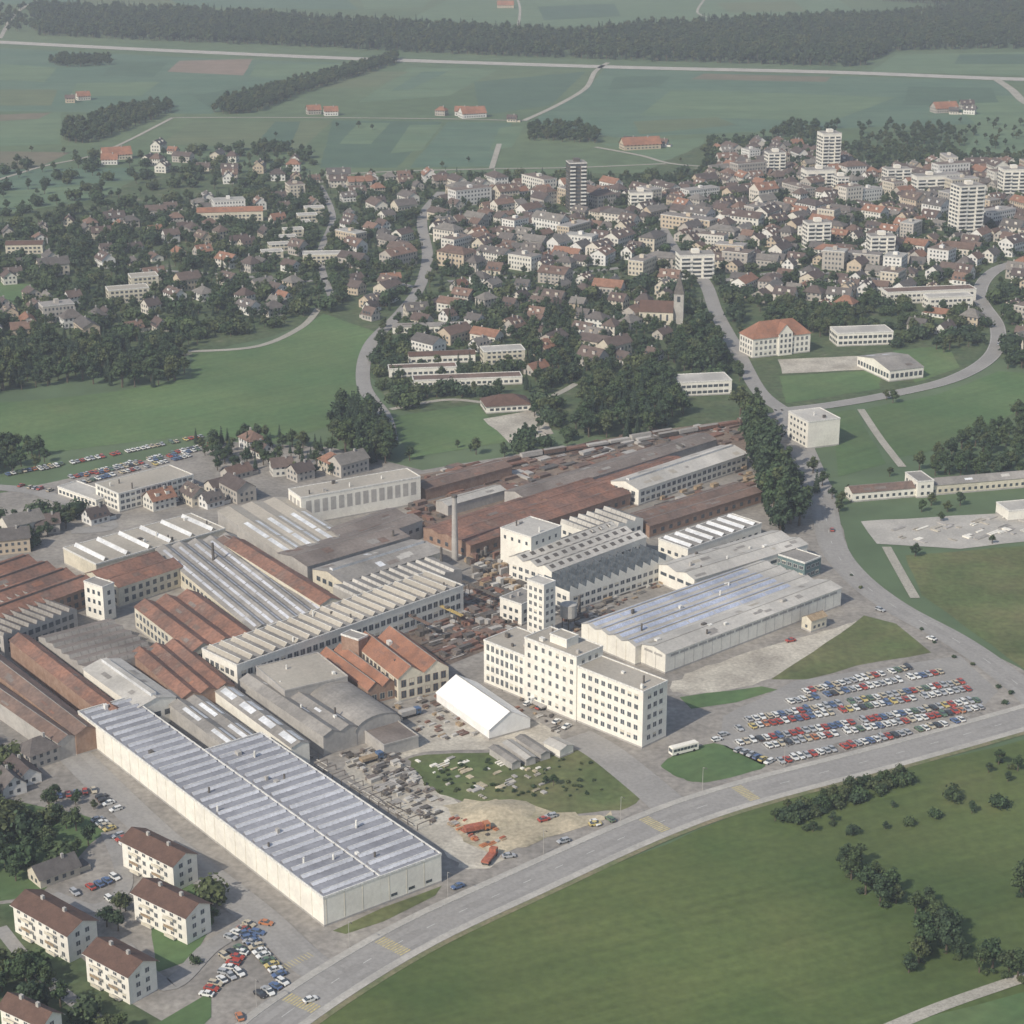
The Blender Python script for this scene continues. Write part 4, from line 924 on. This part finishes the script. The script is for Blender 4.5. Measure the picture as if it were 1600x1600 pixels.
for i in range(N):
    for j in range(3):
        a0,a1=6.283*i/N,6.283*(i+1)/N; r0,r1=9-j*3,9-(j+1)*3; z0,z1=[0,1.2,2.2,2.8][j],[0,1.2,2.2,2.8][j+1]
        b.face([(math.cos(a0)*r0*1.5,math.sin(a0)*r0,z0),(math.cos(a1)*r0*1.5,math.sin(a1)*r0,z0),(math.cos(a1)*r1*1.5,math.sin(a1)*r1,z1),(math.cos(a0)*r1*1.5,math.sin(a0)*r1,z1)],'sand')
x,y=G(775,1272); b.obj('sand_heap',(x,y,.15),.4)
def rack(u,v,a,L=30,h=4,mat='metal_dark'):
    b=MB(); n=int(L/5)
    for i in range(n+1):
        for y in (0,5): b.box(i*5-.1,i*5+.1,y-.1,y+.1,0,h,mat)
        b.box(i*5-.1,i*5+.1,0.1,4.9,h,h+.2,mat,bottom=True)
    for k in range(22):
        x=U(0,L-6); yy=U(.5,4.5); b.tube((x,yy,.5),(x+6,yy,.5),.2,.2,random.choice(['wall_grey','metal_dark','roof_light']),6)
    x,y=G(u,v); b.obj('steel_rack',(x,y,0),a)
rack(672,1290,2.28,70,2.0,'roof_dark')
def gantry(u,v,a,span=18,h=8,mat='yellow_steel'):
    b=MB()
    for x in (0,span):
        for y in (-1.8,1.8): b.tube((x,y,0),(x,y*.3,h),.16,.14,'metal_dark',4)
    b.box(-3,span+3,-.6,-.3,h,h+.6,mat,bottom=True);b.box(-3,span+3,.3,.6,h,h+.6,mat,bottom=True)
    b.box(span*.4,span*.4+1.5,-.8,.8,h+.6,h+1.3,'metal_dark',bottom=True); b.tube((span*.4+1,0,h),(span*.4+1,0,3),.06,.06,'metal_dark',4)
    x,y=G(u,v); b.obj('gantry_crane',(x,y,0),a)
gantry(715,982,2.28,14,6);gantry(770,955,2.28,16,7,'metal_dark');gantry(665,1000,2.28,16,7,'roof_brown');gantry(1060,720,2.28,16,8,'metal_dark')
m=MB()
for k in range(4):
    P=smooth([G(650,748+k*6),G(800,718+k*5),G(1000,684+k*4),G(1165,655+k*4)],6)
    for s in (-.75,.75): ribbon(m,P,s-.06,s+.06,.33,'rail_steel',True)
m.obj('railway_track')
def wagon(p,q,n):
    a=Vector(G(*p));c=Vector(G(*q));d=(c-a).normalized();an=math.atan2(d.y,d.x)
    for i in range(n):
        o=a+d*(i*12.5); b=MB(); b.box(-5.8,5.8,-1.3,1.3,1.0,1.3,'metal_dark',bottom=True)
        mt=random.choice(['roof_brown','roof_rust','metal_dark','wall_grey']); hh=U(1.9,3.6)
        b.box(-5.7,5.7,-1.35,1.35,1.3,hh,mt)
        if hh>2.8: b.face([(-5.8,-1.4,hh),(5.8,-1.4,hh),(5.8,0,hh+.5),(-5.8,0,hh+.5)],'roof_grey');b.face([(-5.8,1.4,hh),(5.8,1.4,hh),(5.8,0,hh+.5),(-5.8,0,hh+.5)],'roof_grey')
        for x in (-4,4):
            for s in (-.75,.75): b.tube((x,s-.1,.75),(x,s+.1,.75),.42,.42,'metal_dark',10)
        b.obj('freight_wagon',(o.x,o.y,.1),an)
wagon((830,716),(1000,688),7); wagon((1010,690),(1160,663),6); wagon((700,750),(800,730),4)
lm=MB(); lm.tube((0,0,0),(0,0,8.5),.1,.07,'wall_grey',6); lm.tube((0,0,8.5),(1.6,0,8.9),.06,.05,'wall_grey',5); lm.box(1.3,2.1,-.14,.14,8.8,8.95,'metal_dark',bottom=True); lme=lm.mesh('street_lamp')
OP=offs(main,8.6)
acc=0
for i in range(1,len(OP)):
    acc+=math.dist(OP[i],OP[i-1])
    if acc>32: acc=0; link('street_lamp',lme,(OP[i][0],OP[i][1],0),math.radians(-60))
# ---------------------------------------------------------------- air haze (real scattering volume over the whole valley)
hm=bpy.data.materials.new('haze'); hm.use_nodes=True; nt=hm.node_tree; nt.nodes.clear()
vo=nt.nodes.new('ShaderNodeVolumeScatter'); vo.inputs['Color'].default_value=(.80,.87,.98,1); vo.inputs['Density'].default_value=.00015; vo.inputs['Anisotropy'].default_value=.1
ou=nt.nodes.new('ShaderNodeOutputMaterial'); nt.links.new(vo.outputs[0],ou.inputs['Volume']); MATS['haze']=hm
b=MB(); b.box(-9000,9000,-1500,12000,-5,900,'haze',bottom=True); b.obj('air_haze')
# ---------------------------------------------------------------- light, sky, camera
el=math.radians(39); sx,sy=-.66,-.75
w=bpy.data.worlds.new('World'); scene.world=w; w.use_nodes=True; nt=w.node_tree
sky=nt.nodes.new('ShaderNodeTexSky'); sky.sky_type='NISHITA'; sky.sun_disc=False; sky.sun_elevation=el; sky.sun_rotation=math.atan2(sx,sy); sky.altitude=500; sky.dust_density=2.0
bg=nt.nodes['Background']; bg.inputs[1].default_value=.15; nt.links.new(sky.outputs[0],bg.inputs[0])
sl=bpy.data.lights.new('sun','SUN'); sl.energy=4.6; sl.angle=math.radians(.6); sl.color=(1,.94,.84)
so=bpy.data.objects.new('sun',sl); scene.collection.objects.link(so)
k=math.hypot(sx,sy); d=Vector((-sx/k*math.cos(el),-sy/k*math.cos(el),-math.sin(el))); so.rotation_euler=d.to_track_quat('-Z','Y').to_euler()
cam=bpy.data.cameras.new('camera'); cam.sensor_width=36; cam.lens=36*F/1600; cam.clip_end=60000; cam.clip_start=1
co=bpy.data.objects.new('camera',cam); co.location=(0,0,H); co.rotation_euler=(math.pi/2-PITCH,0,0); scene.collection.objects.link(co); scene.camera=co
scene.view_settings.view_transform='Standard'; scene.view_settings.look='None'; scene.view_settings.exposure=0
